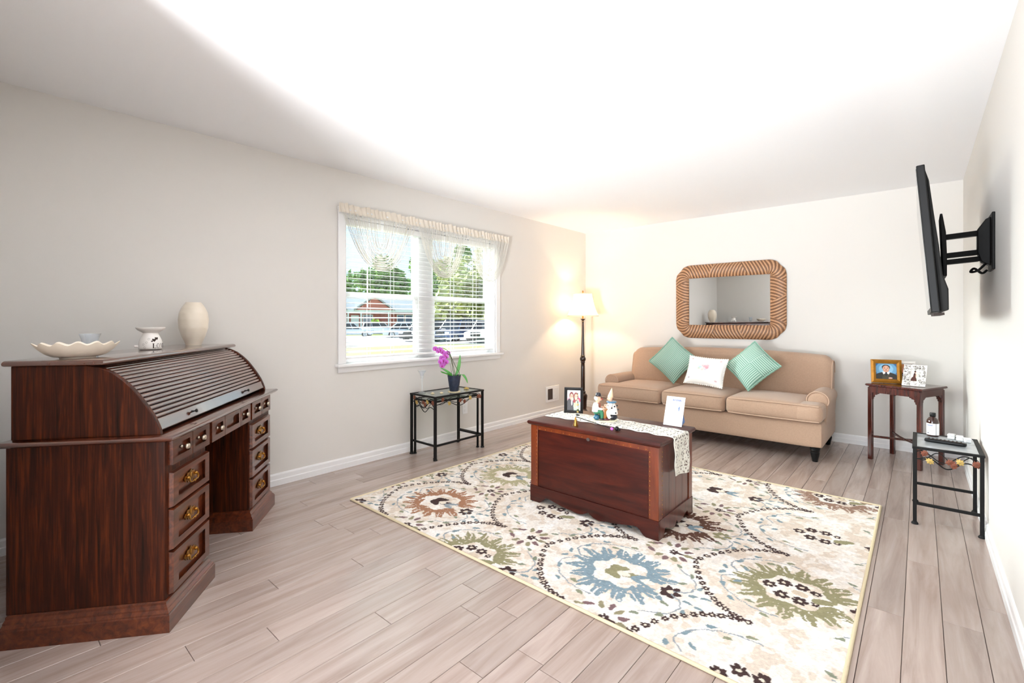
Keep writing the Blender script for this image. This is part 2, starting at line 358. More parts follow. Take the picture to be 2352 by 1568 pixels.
# blind
bl = thing('venetian_blind', 'white wide-slat venetian blind hanging open in the window', 'blind', (-.04, (WY0+WY1)/2, .875))
hw = (WY1-WY0)/2-.022
B().box(-.026,.026,-hw,hw,1.135,1.182).build('head_rail', 'white_trim', bl, .003)
B().box(-.024,.024,-hw,hw,.012,.030).build('bottom_rail', 'white_trim', bl, .003)
sb = B(); sb.prism([(-.025,-.0014),(0,.0004),(.025,-.0014),(.025,.0008),(0,.0026),(-.025,.0008)], -hw, hw, 'Y')
s0 = None
for k in range(26):
    z = .07+k*.0415
    if s0 is None: s0 = sb.build('slat', 'white_trim', bl, smooth=0); o = s0
    else: o = inst(s0, bl)
    o.location = (0,0,z); o.rotation_euler = (0, R(9), 0)
for y in (-.66,-.42,.30,.62):
    for x in (-.026,.026): B().tube([(x,y,.02),(x,y,1.14)], .0011, 5).build('ladder_cord', 'white_trim', bl)
B().tube([(.034,-.69,1.13),(.036,-.69,.45)], .0045, 8).build('tilt_wand', 'plastic_white', bl)
# valance
va = thing('string_valance', 'cream valance of draped strings with ruffled header above the blind', 'curtain', (.05, 0, 0))
B().tube([(-.012,1.905,2.118),(-.012,3.955,2.118)], .008, 8).build('curtain_rod', 'plastic_white', va)
def ruf(u, v):
    y = 1.905+2.05*u; z = 2.085+.075*v; a = .004+.010*abs(v-.45)
    return (a*math.sin(u*290+v*2+2*math.sin(u*37))+.004*math.sin(u*77), y, z+.005*math.sin(u*171+3*math.sin(u*29))*(v > .7)+.003*math.sin(u*57))
B().sheet(ruf, 520, 7).build('header_ruffle', 'header_fabric', va, smooth=60)
for y0, y1, zb in ((1.935,2.655,1.645),(2.69,3.315,1.632),(3.325,3.945,1.628)):
    s = B(); N = 54
    for i in range(N):
        f = i/(N-1); ym = (y0+y1)/2+.02*math.sin(i); w = (y1-y0)/2*(1-.93*f); zm = zb+(.22*f**1.2)+random.uniform(-.004,.004); zt = 2.095
        pts = []
        for k in range(23):
            t = -1+2*k/22; xx = math.copysign(abs(t)**.8, t)
            pts.append((.004*math.sin(i*1.7)+.002, ym+w*xx, zm+(zt-zm)*abs(xx)**(2.3+1.2*f)))
        s.tube(pts, .0019, 4, cap=False)
    s.build('string_swag', 'string_white', va, smooth=60)
# ------------------------------------------------------------------ outlets and vent
vt = thing('wall_vent', 'white wall register with a dark opening low on the window wall', 'vent', (0, 4.865, .27))
B().box(0,.008,-.14,.14,-.10,.10).build('cover_plate', 'white_trim', vt, .003)
B().box(.008,.010,-.105,-.005,-.068,.068).build('opening', 'vent_dark', vt)
for k in range(8): B().box(.008,.013,.012+k*.0125,.020+k*.0125,-.068,.068).build('louvre', 'white_trim', vt)
ol = thing('wall_outlet', 'white electrical outlet on the wall behind the black plant table', 'outlet', (0, 3.33, .30))
B().box(0,.006,-.035,.035,-.058,.058).build('cover_plate', 'white_trim', ol, .003)
for z in (-.022,.022): B().lathe([(.016,0),(.016,.003)], 14).build('socket', 'plastic_white', ol, loc=(.006,0,z), rot=(0,R(90),0))
cb = B(); cb.tube(spline([(ROOM_W-.016,3.83,.42),(ROOM_W-.012,3.80,.36),(ROOM_W-.012,3.78,.22),(ROOM_W-.014,3.77,.095),(ROOM_W-.022,3.74,.045),(ROOM_W-.024,3.70,.012)], 6), .004, 8)
tag(cb.build('cable', 'plastic_white'), 'thin white cord running down the right wall to the baseboard', 'cord')

# ------------------------------------------------------------------ rolltop desk
DA = R(141.65)
desk = thing('rolltop_desk', 'dark brown wooden rolltop desk with brass-handled drawers set across the corner', 'desk', (1.371,.488,0), DA)
DL, DD = 1.287, .563
def molding_ring(b, x0, x1, y0, y1, prof):
    """stack of rectangular rings: prof = [(inset, z)]"""
    vs = []; fs = []
    for i, z in prof: vs += [(x0+i,y0+i,z),(x1-i,y0+i,z),(x1-i,y1-i*.3,z),(x0+i,y1-i*.3,z)]
    n = len(prof)
    fs.append((3,2,1,0)); fs.append(tuple(4*(n-1)+k for k in range(4)))
    for j in range(n-1):
        for k in range(4): fs.append((4*j+k,4*j+(k+1)%4,4*j+4+(k+1)%4,4*j+4+k))
    return b.add(vs, fs)
PX = ((0,.40),(.887,DL))
for x0, x1 in PX:
    molding_ring(B(), x0, x1, 0, DD, [(0,0),(0,.066),(.004,.070),(.004,.074),(.013,.084),(.013,.090),(.022,.100),(.022,.108),(.028,.112)]).build('plinth', 'desk_wood_long', desk, smooth=0)
    B().box(x0+.028,x1-.028,.030,DD-.004,.112,.738).build('pedestal', 'desk_wood', desk, .002)
B().box(.372,.915,.030,DD-.004,.630,.738).build('top_case', 'desk_wood', desk, .002)
B().box(.372,.915,DD-.03,DD-.01,.12,.630).build('back_panel', 'desk_wood', desk)
wt = B(); prof = [(.022,.738),(.012,.741),(.006,.746),(.002,.750),(0,.755),(.004,.760),(.010,.762)]
molding_ring(wt, -.012, DL+.012, -.016, DD, prof).build('writing_top', 'desk_polish', desk, smooth=50)
def pull():
    p = B(); pts = [(-.052,0),(-.046,.012),(-.034,.010),(-.028,.022),(-.012,.020),(0,.032),(.012,.020),(.028,.022),(.034,.010),(.046,.012),(.052,0),(.044,-.012),(.030,-.008),(.024,-.020),(.010,-.014),(0,-.024),(-.010,-.014),(-.024,-.020),(-.030,-.008),(-.044,-.012)]
    p.prism(pts, -.003, 0, 'Y')
    for sx in (-1,1): p.ell((sx*.034,-.008,.004),(.007,.008,.007),8,6)
    p.ell((0,-.004,.006),(.008,.004,.012),8,6)
    p.tube(spline([(-.034,-.014,.004),(-.036,-.016,-.010),(-.022,-.018,-.017),(-.008,-.018,-.014),(0,-.019,-.020),(.008,-.018,-.014),(.022,-.018,-.017),(.036,-.016,-.010),(.034,-.014,.004)],4), .0036, 7)
    return p
def knob():
    k = B(); k.lathe([(.007,0),(.007,.004),(.004,.008),(.004,.014),(.010,.019),(.013,.025),(.011,.031),(.004,.034),(.0001,.0345)], 14)
    return k
pull0 = [None]; knob0 = [None]
def put(cell, mk, name, m, parent, loc, rot=(0,0,0)):
    if cell[0] is None: cell[0] = mk().build(name, m, parent, loc=loc, rot=rot); return cell[0]
    return inst(cell[0], parent, loc, rot)
def framed(x0, x1, z0, z1, cells, name='drawer', yf=.030, bw=.028):
    """drawer front: a moulded frame standing proud with recessed panels (cells = x limits)"""
    d = B(); d.box(x0,x1,yf-.004,yf,z0,z1); dr = d.build(name, 'desk_wood_long', desk, smooth=0)
    for i, (a, c) in enumerate(cells):
        fr = B()
        lo, hi = a-(bw if i == 0 else bw*.5), c+(bw if i == len(cells)-1 else bw*.5)
        lo = x0 if i == 0 else lo; hi = x1 if i == len(cells)-1 else hi
        O = [(lo,z0),(hi,z0),(hi,z1),(lo,z1)]; iz0, iz1 = z0+bw*.75, z1-bw*.6
        I = [(a,iz0),(c,iz0),(c,iz1),(a,iz1)]
        def ring(P, y, sh): 
            cx = (P[0][0]+P[1][0])/2; cz = (P[0][1]+P[2][1])/2
            return [(p[0]+math.copysign(sh,cx-p[0]), y, p[1]+math.copysign(sh,cz-p[1])) for p in P]
        rings = [ring(O,yf-.004,0), ring(O,yf-.018,.004 if len(cells)==1 else 0), ring(I,yf-.018,-.010), ring(I,yf-.013,-.006), ring(I,yf-.013,-.003), ring(I,yf-.006,0), ring(I,yf-.006,.0)]
        vs = [v for r in rings for v in r]; fs = []
        for j in range(len(rings)-2):
            for k in range(4): fs.append((4*j+k,4*j+(k+1)%4,4*j+4+(k+1)%4,4*j+4+k))
        fr.add(vs, fs).build('drawer_frame', 'desk_wood_long', dr, smooth=0)
    return dr
for x0, x1 in ((.052,.372),(.915,1.235)):
    for z0, z1 in ((.466,.606),(.297,.458),(.122,.289)):
        dr = framed(x0, x1, z0, z1, [(x0+.034,x1-.034)])
        put(pull0, pull, 'bail_pull', 'brass', dr, ((x0+x1)/2, .022, (z0+z1)/2+.004))
for x0, x1, cells, kn in ((.052,.372,[(.078,.200),(.226,.346)],(0,1)),(.398,.889,[(.424,.530),(.556,.731),(.757,.863)],(0,2)),(.915,1.235,[(.941,1.062),(1.088,1.209)],(0,1))):
    dr = framed(x0, x1, .636, .736, cells, bw=.022)
    for i in kn: put(knob0, knob, 'drawer_knob', 'pewter', dr, ((cells[i][0]+cells[i][1])/2, .024, .688), (R(90),0,0))
# upper part
prof = [(.046,.762),(.049,.780),(.057,.803),(.072,.838),(.092,.872),(.117,.910),(.145,.948),(.178,.982),(.212,1.010),(.252,1.030),(.30,1.040),(.545,1.040),(.545,.762)]
for x0, x1 in ((.030,.052),(DL-.052,DL-.030)): B().prism(prof, x0, x1, 'X').build('roll_side_panel', 'desk_wood', desk, .003)
molding_ring(B(), .012, DL-.012, .232, .562, [(.008,1.040),(.002,1.043),(0,1.050),(.003,1.056),(.008,1.060),(.012,1.061)]).build('top_deck', 'desk_polish', desk, smooth=50)
B().box(.052,DL-.052,.525,.54,.762,1.040).build('hutch_back', 'desk_wood', desk)
path = [Vector((0,p[0],p[1])) for p in prof[1:11]]; path = [Vector((0,p.y+.010,p.z-.006)) for p in spline([tuple(p) for p in path], 6)]
cum = [0]
for a, b_ in zip(path, path[1:]): cum.append(cum[-1]+(b_-a).length)
def along(s):
    for i in range(len(cum)-1):
        if s <= cum[i+1] or i == len(cum)-2:
            t = (s-cum[i])/(cum[i+1]-cum[i]); return path[i].lerp(path[i+1], t), (path[i+1]-path[i]).normalized()
s = .050; NS = 17; st = (cum[-1]-.05)/NS; sm = None
for k in range(NS):
    p, d = along(s+st*(k+.5)); ang = math.atan2(d.z, d.y)
    if sm is None:
        w = st*.5-.0016
        sb = B(); sb.prism([(-w,-.004),(w,-.004),(w,.0015),(w*.6,.0046),(0,.0056),(-w*.6,.0046),(-w,.0015)], .052, DL-.052, 'X')
        sm = sb.build('tambour_slat', 'desk_polish', desk, smooth=50); o = sm
    else: o = inst(sm, desk)
    o.location = (0,p.y,p.z); o.rotation_euler = (ang,0,0)
p, d = along(.024); lr = B(); lr.M = T(0,p.y,p.z,0,math.atan2(d.z,d.y)); lr.box(.052,DL-.052,-.024,.025,-.006,.008); lro = lr.build('lift_rail', 'desk_polish', desk, .003)
for x in (.315,.945): B().lathe([(.006,0),(.004,.004),(.003,.012),(.008,.017),(.008,.022),(.0001,.025)], 12).build('rail_knob', 'black_plastic', lro, loc=(x,p.y-.006,p.z+.004), rot=(R(80),0,0))
dk = B(); off = [(p.y+.012,p.z-.006) for p in path]; dk.prism(off+[(.30,.80),(.09,.78)], .053, DL-.053, 'X'); dk.build('tambour_canvas', 'black_matte', desk, smooth=0)
# on the desk
def deskpt(x, y, z=1.061): c, s_ = math.cos(DA), math.sin(DA); return (1.371+c*x-s_*y, .488+s_*x+c*y, z)
def bowl(u, v):
    a = 2*PI*u; sc = 1+.035*math.cos(a*14)*v**2
    r = (.05+.085*v**.75)*sc; z = .054*v**1.7+.006*math.cos(a*14)*v**4*(v > .5)
    return (r*1.0*math.cos(a), r*.62*math.sin(a), z+.004)
def bowl_in(u, v): x, y, z = bowl(u, 1-v); k = 1-.04*v; return (x*k, y*k, z+.004*v)
pb = B(); pb.sheet(bowl, 112, 10); pb.sheet(bowl_in, 112, 10); pb.lathe([(.0001,.004),(.048,.004),(.056,0),(.060,.006)], 40, sy=.62)
dish = thing('scalloped_dish', 'cream oval ceramic dish with scalloped rim on the desk', 'dish', deskpt(.145,.40), DA+R(-38))
pb.build('dish_bowl', 'ceramic_cream', dish, smooth=60)
gl = B(); gl.lathe([(.021,0),(.022,.006),(.023,.03),(.026,.055),(.033,.074),(.0318,.074),(.0245,.055),(.0215,.03),(.020,.008),(.0001,.008)], 24)
g = gl.build('glass_votive', 'clear_glass', smooth=60); g.location = deskpt(.335,.475); g.scale = (1.15,1.15,1.25); tag(g, 'small clear flared glass cup behind the scalloped dish', 'glass')
# wax warmer
ob = thing('oil_burner', 'small white ceramic oil burner with cut-out stars and the word LOVE', 'oil burner', deskpt(.708,.43))
body = [(.040,0),(.049,.003),(.051,.012),(.0505,.030),(.046,.050),(.038,.068),(.033,.080),(.031,.088)]
B().lathe(body+[(.028,.088),(.030,.078),(.040,.05),(.044,.02),(.0001,.008)], 40).build('burner_body', 'ceramic_white', ob, smooth=60)
B().lathe([(.030,.086),(.040,.092),(.055,.102),(.062,.111),(.062,.115),(.059,.115),(.052,.107),(.036,.098),(.0001,.095)], 40).build('dish_top', 'ceramic_white', ob, smooth=60)
cut = B()
def onbody(b, poly, a0, z0, thick=.0008):
    vs = []
    for x, z in poly:
        zz = z0+z; r = np.interp(zz, [q[1] for q in body], [q[0] for q in body])+thick; a = a0+x/r; vs.append((r*math.cos(a), r*math.sin(a), zz))
    b.add(vs, [tuple(range(len(vs)))])
fa = math.atan2(0-deskpt(.708,.43)[1], 3.56-deskpt(.708,.43)[0])
for a0, z0, n in ((-.15,.055,6),(-.35,.038,5),(-.62,.028,5),(-.5,.012,5),(.45,.018,5)):
    for k in range(n):
        t = 2*PI*k/n; onbody(cut, [(.0045*math.cos(t)+.0012*math.cos(q), .0045*math.sin(t)+.0012*math.sin(q)) for q in np.linspace(0,2*PI,7)[:-1]], fa+a0, z0)
for a0, z0, sc in ((.32,.050,.010),(.60,.058,.009),(.12,.044,.005)):
    onbody(cut, [(sc*.9*math.sin(t)**3, sc*.06*(13*math.cos(t)-5*math.cos(2*t)-2*math.cos(3*t)-math.cos(4*t))) for t in np.linspace(0,2*PI,20)[:-1]], fa+a0, z0)
cut.build('cut_outs', 'dark_gap', ob, smooth=0)
def letter(b, ch, a0, z0, h):
    w = h*.62; st = h*.13
    P = {'L': [[(0,0),(w,0),(w,h*.22),(w*.9,h*.1),(st*2.2,h*.08),(st*2.2,h*.93),(st*3,h),(0,h),(st*.7,h*.93),(st*.7,h*.07)]],
         'V': [[(w*.5,0),(w,h),(w*.86,h),(w*.54,h*.25),(w*.24,h),(0,h)]],
         'E': [[(0,0),(w,0),(w,h*.12),(st*2,h*.12),(st*2,h*.45),(w*.7,h*.45),(w*.7,h*.55),(st*2,h*.55),(st*2,h*.88),(w,h*.88),(w,h),(0,h)]]}
    if ch == 'O':
        n = 20; o = [(w*.5+w*.5*math.cos(t), h*.5+h*.5*math.sin(t)) for t in np.linspace(0,2*PI,n+1)]; i = [(w*.5+w*.33*math.cos(t), h*.5+h*.44*math.sin(t)) for t in np.linspace(0,2*PI,n+1)]
        for k in range(n): onbody(b, [o[k],o[k+1],i[k+1],i[k]], a0, z0)
    else:
        for p in P[ch]: onbody(b, p, a0, z0)
lt = B()
for ch, a0 in (('L',.14),('O',.50),('V',.90),('E',1.24)): letter(lt, ch, fa+a0, .008, .025)
lt.build('lettering', 'vent_dark', ob, smooth=0)
cutb = B(); cutb.tube([(0,0,0),(.02,0,0)], .006, 8); cutb.build('side_knob', 'ceramic_white', ob, loc=(.046*math.cos(fa-1.5), .046*math.sin(fa-1.5), .018), rot=(0,0,fa-1.5))
def vase_fn(u, v):
    a = 2*PI*u; r = np.interp(v, [0,.06,.2,.4,.6,.75,.88,.96,1], [.047,.052,.071,.088,.0915,.086,.070,.054,.046])
    k = 1+.010*math.sin(26*(u*2.2+.5*(v-.5)**2*3))*max(0, math.sin(PI*min(1,max(0,(v-.12)/.8))))*max(0, math.cos(a-fa+.15))**.5 if math.cos(a-fa+.15) > 0 else 1
    return (r*k*math.cos(a), r*k*math.sin(a)*.86, .262*v)
vb = B(); vb.sheet(vase_fn, 160, 40); vb.lathe([(.046,.262),(.041,.258),(.040,.20),(.0001,.19)], 40, sy=.86); vb.lathe([(.0001,.0),(.047,0)], 40, sy=.86)
v = vb.build('vase', 'ceramic_cream', smooth=70); v.location = deskpt(1.165,.43); tag(v, 'tall cream ovoid vase with fine combed grooves at the desk end', 'vase')

# ------------------------------------------------------------------ iron tables
LEAF = [(0,0),(.006,.010),(.016,.012),(.013,.020),(.022,.028),(.013,.032),(.012,.044),(.004,.042),(0,.056),(-.004,.042),(-.012,.044),(-.013,.032),(-.022,.028),(-.013,.020),(-.016,.012),(-.006,.010)]
def leaf_obj(parent, loc, rot, m, sc=1.):
    b = B(); n = len(LEAF); vs = [(x*sc,-.0015,z*sc) for x,z in LEAF]+[(x*sc,.0015,z*sc) for x,z in LEAF]+[(0,-.006,.026*sc)]
    fs = [(i,(i+1)%n,2*n) for i in range(n)]+[tuple(range(n,2*n))]+[(i,i+n,(i+1)%n+n,(i+1)%n) for i in range(n)]
    b.add(vs, fs); return b.build('iron_leaf', m, parent, smooth=0, loc=loc, rot=rot)
def iron_table(name, label, group, loc, lx, ly, h, leg=.02, top='table_glass', front='X+', stretch=('x0','x1','y'), leafs=True, topm=None, sides=('X+','Y-')):
    """lx, ly: outer size (centres of legs); vine aprons on the given sides"""
    t = thing(name, label, 'table', loc, 0, group)
    hx, hy = lx/2, ly/2
    for sx in (-1,1):
        for sy in (-1,1):
            b = B(); b.box(sx*hx-leg/2,sx*hx+leg/2,sy*hy-leg/2,sy*hy+leg/2,0,h-.012); b.lathe([(leg*.95,0),(leg*.95,.006),(leg*.6,.016)], 12, (sx*hx,sy*hy,0)); b.build('leg', 'black_iron', t, .002)
    f = B(); fw_ = .022
    f.box(-hx-.012,hx+.012,-hy-.012,-hy+fw_-.012,h-.014,h); f.box(-hx-.012,hx+.012,hy-fw_+.012,hy+.012,h-.014,h); f.box(-hx-.012,-hx+fw_-.012,-hy+.010,hy-.010,h-.014,h); f.box(hx-fw_+.012,hx+.012,-hy+.010,hy-.010,h-.014,h)
    f.build('top_frame', 'black_iron', t, .002)
    B().box(-hx+.010,hx-.010,-hy+.010,hy-.010,h-.009,h-.003).build('table_top', topm or top, t, smooth=0)
    zs = .125
    for sname in stretch:
        b = B()
        if sname == 'y-': b.box(-hx,hx,-hy-.008,-hy+.008,zs-.008,zs+.008)
        if sname == 'y+': b.box(-hx,hx,hy-.008,hy+.008,zs-.008,zs+.008)
        if sname == 'x+': b.box(hx-.008,hx+.008,-hy,hy,zs-.008,zs+.008)
        if sname == 'x-': b.box(-hx-.008,-hx+.008,-hy,hy,zs-.008,zs+.008)
        b.build('stretcher', 'black_iron', t, .002)
    for sd in sides:
        L = ly if sd[0] == 'X' else lx; sg = 1 if sd[1] == '+' else -1
        P = (lambda u, z: (sg*hx, (u-.5)*L, z)) if sd[0] == 'X' else (lambda u, z: ((u-.5)*L, sg*hy, z))
        v = B(); low = [P(u, h-.075-.035*math.sin(PI*u)**2+.030*math.sin(2*PI*u)**2) for u in np.linspace(0,1,17)]
        v.tube(spline(low,3), .0035, 6)
        v.tube(spline([P(u, h-.05+.028*math.sin(2*PI*u*1.5+.6)) for u in np.linspace(0,1,13)],4), .003, 6)
        v.tube(spline([P(u, h-.05-.026*math.sin(2*PI*u*2+.2)) for u in np.linspace(.05,.95,15)],4), .0024, 6)
        v.build('scroll_vine', 'black_iron', t)
        if leafs:
            rz = (R(90)*sg if sd[0] == 'X' else (0 if sg < 0 else PI))
            for u, dz, ro, m in ((.12,-.035,.4,'iron_leaf_rust'),(.30,-.07,-.9,'iron_leaf_gold'),(.46,-.055,1.2,'iron_leaf_rust'),(.58,-.085,.2,'iron_leaf_rust'),(.74,-.055,-.7,'iron_leaf_gold'),(.86,-.05,.9,'iron_leaf_rust'),(.95,-.06,-.4,'iron_leaf_rust')):
                p = P(u, h+dz-.02); n = (sg*.006,0,0) if sd[0] == 'X' else (0,sg*.006,0)
                leaf_obj(t, (p[0]+n[0],p[1]+n[1],p[2]), (0,ro,rz), m, .9)
    return t
G = 'black iron nesting tables'
iron_table('plant_table', 'black iron table with glass top and vine apron holding the orchid', None, (.246,2.885,0), .335,.575,.552, stretch=('y-','y+','x+'), sides=('X+','Y-'))
iron_table('nesting_table', 'smaller black iron table nested underneath the orchid table', None, (.236,2.885,0), .278,.525,.505, leg=.016, stretch=('y+',), sides=('Y-',), leafs=False)
iron_table('remote_table', 'low black iron table with slate top beside the right wall', None, (3.683,3.906,0), .284,.455,.462, topm='slate_top', stretch=('y-','y+'), sides=('Y-',), leg=.018)
# candle holder
ch = B(); ch.lathe([(.033,0),(.034,.004),(.012,.012),(.006,.03),(.0052,.10),(.007,.125),(.013,.135),(.017,.160),(.020,.175),(.033,.192),(.041,.207),(.038,.207),(.019,.180),(.013,.16),(.0001,.155)], 24)
co = ch.build('candle_holder', 'clear_glass', smooth=60); co.location = (.135,2.672,.549); tag(co, 'tall thin glass candle holder with flared cup on the iron table', 'candle holder')
# coaster + orchid
cs = B(); cs.lathe([(.058,0),(.060,.003),(.058,.006),(.0001,.006)], 28)
c_ = cs.build('coaster', 'shell', smooth=40); c_.location = (.300,2.915,.549); tag(c_, 'round cream coaster under the orchid pot', 'coaster')
orc = thing('orchid', 'purple orchid in a dark blue pot on the iron table', 'plant', (.300,2.915,.555))
B().lathe([(.038,0),(.041,.003),(.050,.06),(.058,.115),(.062,.142),(.064,.148),(.060,.148),(.055,.130),(.0001,.128)], 32).build('flower_pot', 'pot_blue', orc, smooth=50)
B().lathe([(.0001,.134),(.056,.132)], 24).build('potting_bark', 'bark', orc)
# camera-right direction is (.753,.658): sprays lean to the left of it
rx, ry = .753, .658
def off(a, z, dpt=0): return (a*rx-dpt*ry*.6, a*ry+dpt*rx*.6, z)
stems = [[off(-.012,.13),off(-.030,.22),off(-.045,.33,.01)], [off(.0,.13),off(-.02,.25),off(-.035,.34),off(-.075,.385),off(-.13,.405),off(-.175,.395)],
         [off(.012,.13),off(-.005,.22),off(-.03,.31),off(-.055,.345),off(-.085,.345)], [off(.03,.13),off(.048,.17),off(.02,.215),off(-.02,.30),off(-.04,.345)]]
for s_ in stems: B().tube(spline(s_,5), .0026, 6).build('stem', 'stem_green', orc)
for a, b_ in ((off(0,.13,.01), off(-.035,.50)), (off(-.01,.13,-.01), off(-.075,.47,.02))): B().tube([a,b_], .0016, 6).build('support_stake', 'plastic_white', orc)
def orchid_leaf(pts, w):
    P = spline(pts, 5); n = len(P)
    def fn(u, v):
        p = P[int(round(v*(n-1)))]; ww = w*math.sin(PI*min(1,max(.04,v))**.8)**.7
        s_ = (u-.5)*2
        return (p.x+s_*ww*rx*.9, p.y+s_*ww*ry*.9, p.z+abs(s_)*ww*.25)
    b = B(); b.sheet(fn, 6, n-1); o = b.build('leaf', 'leaf_green', orc, smooth=60); m = o.modifiers.new('thick','SOLIDIFY'); m.thickness = .002; return o
orchid_leaf([off(.012,.135),off(.035,.19),off(.050,.27),off(.055,.34)], .017)
orchid_leaf([off(-.01,.135,.01),off(-.05,.165,.02),off(-.095,.195,.03),off(-.135,.215,.03)], .020)
orchid_leaf([off(-.01,.135,-.03),off(-.05,.155,-.05),off(-.09,.170,-.07),off(-.12,.190,-.08)], .022)
orchid_leaf([off(.03,.135),off(.075,.152),off(.105,.12),off(.128,.070)], .015)
fl0 = None
def flower():
    b = B()
    for k, (a, l, w) in enumerate(((90,.026,.013),(18,.026,.019),(162,.026,.019),(232,.024,.012),(308,.024,.012))):
        a = R(a); d = Vector((math.cos(a),0,math.sin(a))); q = Vector((-math.sin(a),0,math.cos(a)))
        def fn(u, v, d=d, q=q, l=l, w=w):
            s_ = (u-.5)*2; ww = w*math.sin(PI*(.08+.86*v))**.8; p = d*l*v+q*s_*ww; return (p.x, -.004*math.sin(PI*v)+abs(s_)*.003, p.z)
        b.sheet(fn, 4, 5)
    return b
core = B(); core.ell((0,-.006,-.003),(.006,.007,.006),8,6); core.ell((0,-.010,-.010),(.004,.006,.006),8,6)
for a, z, dp, tw in ((-.175,.392,0,.2),(-.150,.372,.02,-.3),(-.125,.382,-.02,.5),(-.108,.362,.01,-.1),(-.085,.340,0,.3),(-.062,.352,.02,.0),(-.072,.322,-.01,-.4),(-.118,.305,.02,.6),(-.098,.285,0,.1),(-.128,.272,-.01,-.5),(-.100,.252,.02,.2),(-.076,.270,.01,-.2),(-.112,.235,0,.4)):
    fo = flower().build('blossom', 'petal', orc, smooth=60, loc=off(a,z,dp), rot=(R(12),tw,R(41)+tw*.8)) if fl0 is None else inst(fl0, orc, off(a,z,dp), (R(12),tw,R(41)+tw*.8))
    if fl0 is None: fl0 = fo; co0 = core.build('lip', 'petal_core', fo, smooth=60)
    else: inst(co0, fo)
for nm, lb, loc, sc in (('dried_flower', 'pale dried flower on the glass near the candle holder', (.25,2.70,.549), .9),('dried_flower', 'cream dried flower on the glass in front of the orchid pot', (.285,2.775,.549), .8),('dried_flower','yellowish dried flower on the glass at the far end of the orchid table', (.268,3.10,.549), 1.3)):
    b = B()
    for k in range(7):
        a = 2*PI*k/7; b.ell((.013*math.cos(a),.013*math.sin(a),.006),(.009,.007,.005),8,5)
    b.ell((0,0,.010),(.008,.008,.008),8,6); o = b.build(nm, 'shell' if sc < 1 else 'iron_leaf_gold', smooth=60); o.location = loc; o.scale = (sc,sc,sc); tag(o, lb, 'dried flower')
# ------------------------------------------------------------------ floor lamp
LX, LY = .270, 5.165
lamp = thing('floor_lamp', 'dark turned wood floor lamp with a glowing cream bell shade', 'lamp', (LX,LY,0))
B().lathe([(.135,0),(.135,.012),(.12,.02),(.10,.028),(.06,.045),(.045,.07)], 36).build('lamp_base', 'lamp_wood', lamp, smooth=40)
B().lathe([(.045,.068),(.050,.11),(.052,.17),(.058,.21),(.060,.24),(.048,.262),(.034,.272),(.040,.282),(.036,.292),(.026,.30),(.027,.34),(.025,.62),(.024,.66),(.030,.67),(.026,.68),(.036,.695),(.040,.712),(.036,.73),(.026,.742),(.030,.752),(.022,.76),(.021,.80),(.0135,1.17),(.013,1.19),(.018,1.197),(.013,1.205),(.018,1.215),(.030,1.228),(.030,1.235),(.012,1.24)], 24).build('lamp_post', 'lamp_wood', lamp, smooth=40)
B().tube([(0,0,1.235),(0,0,1.345)], .010, 10).build('socket', 'brass', lamp)
B().tube(spline([(0,.012,1.335),(0,.055,1.40),(0,.050,1.50),(0,0,1.565),(0,-.050,1.50),(0,-.055,1.40),(0,-.012,1.335)],5), .0022, 6).build('harp', 'brass', lamp)
B().lathe([(.004,1.562),(.009,1.570),(.007,1.580),(.010,1.590),(.0001,1.602)], 12).build('finial', 'brass', lamp, smooth=60)
shp = [(.208,1.272),(.191,1.300),(.168,1.35),(.148,1.41),(.131,1.48),(.118,1.556)]
sd = B()
def bell(u, v, k=1.): 
    a = 2*PI*u; r = np.interp(1.272+.284*v, [p[1] for p in shp], [p[0] for p in shp])*k; s_ = 1-.022*abs(math.sin(a*3))*.9
    return (r*s_*math.cos(a), r*s_*math.sin(a), 1.272+.284*v)
sd.sheet(bell, 72, 16); sdo = sd.build('lamp_shade', 'lampshade', lamp, smooth=60)
tr = B(); tr.tube([bell(k/48,0,1.004) for k in range(48)], .0045, 6, closed=True); tr.tube([bell(k/48,1,1.004) for k in range(48)], .004, 6, closed=True)
for k in range(6): tr.tube([bell(k/6,v_/8,1.003) for v_ in range(9)], .0022, 5)
tr.build('shade_trim', 'header_fabric', sdo)
ll = bpy.data.lights.new('lamp_light', 'POINT'); ll.energy = 7.5; ll.color = (1,.75,.47); ll.shadow_soft_size = .032
lo = bpy.data.objects.new('lamp_light', ll); COL.objects.link(lo); lo.location = (0,0,1.415); lo.parent = lamp
# ------------------------------------------------------------------ mirror
mi = thing('wall_mirror', 'wall mirror in a carved tan rope-like wooden frame above the sofa', 'mirror', (1.905, ROOM_D-.003, 1.437)); mi.rotation_euler = (R(.7),0,0)
HXm, HZm, RCm = .517, .357, .105
def mpath(s_):
    """rounded rectangle, s in 0..1 counter-clockwise from top middle"""
    segs = []; w, h, r = HXm-RCm, HZm-RCm, RCm
    q = PI*r/2; Ls = [w,q,2*h,q,2*w,q,2*h,q,w]; tot = sum(Ls); d = s_*tot
    for i, L in enumerate(Ls):
        if d <= L or i == 8: t = d/L; break
        d -= L
    arc = lambda cx, cz, a0, t: (cx+r*math.cos(a0+t*PI/2), cz+r*math.sin(a0+t*PI/2), a0+t*PI/2)
    if i == 0: return (-w*t, HZm, PI/2)
    if i == 1: return arc(-w, h, PI/2, t)
    if i == 2: return (-HXm, h-2*h*t, PI)
    if i == 3: return arc(-w, -h, PI, t)
    if i == 4: return (-w+2*w*t, -HZm, 1.5*PI)
    if i == 5: return arc(w, -h, 1.5*PI, t)
    if i == 6: return (HXm, -h+2*h*t, 2*PI)
    if i == 7: return arc(w, h, 0, t)
    return (w-w*t, HZm, PI/2)
NU, NV = 900, 20
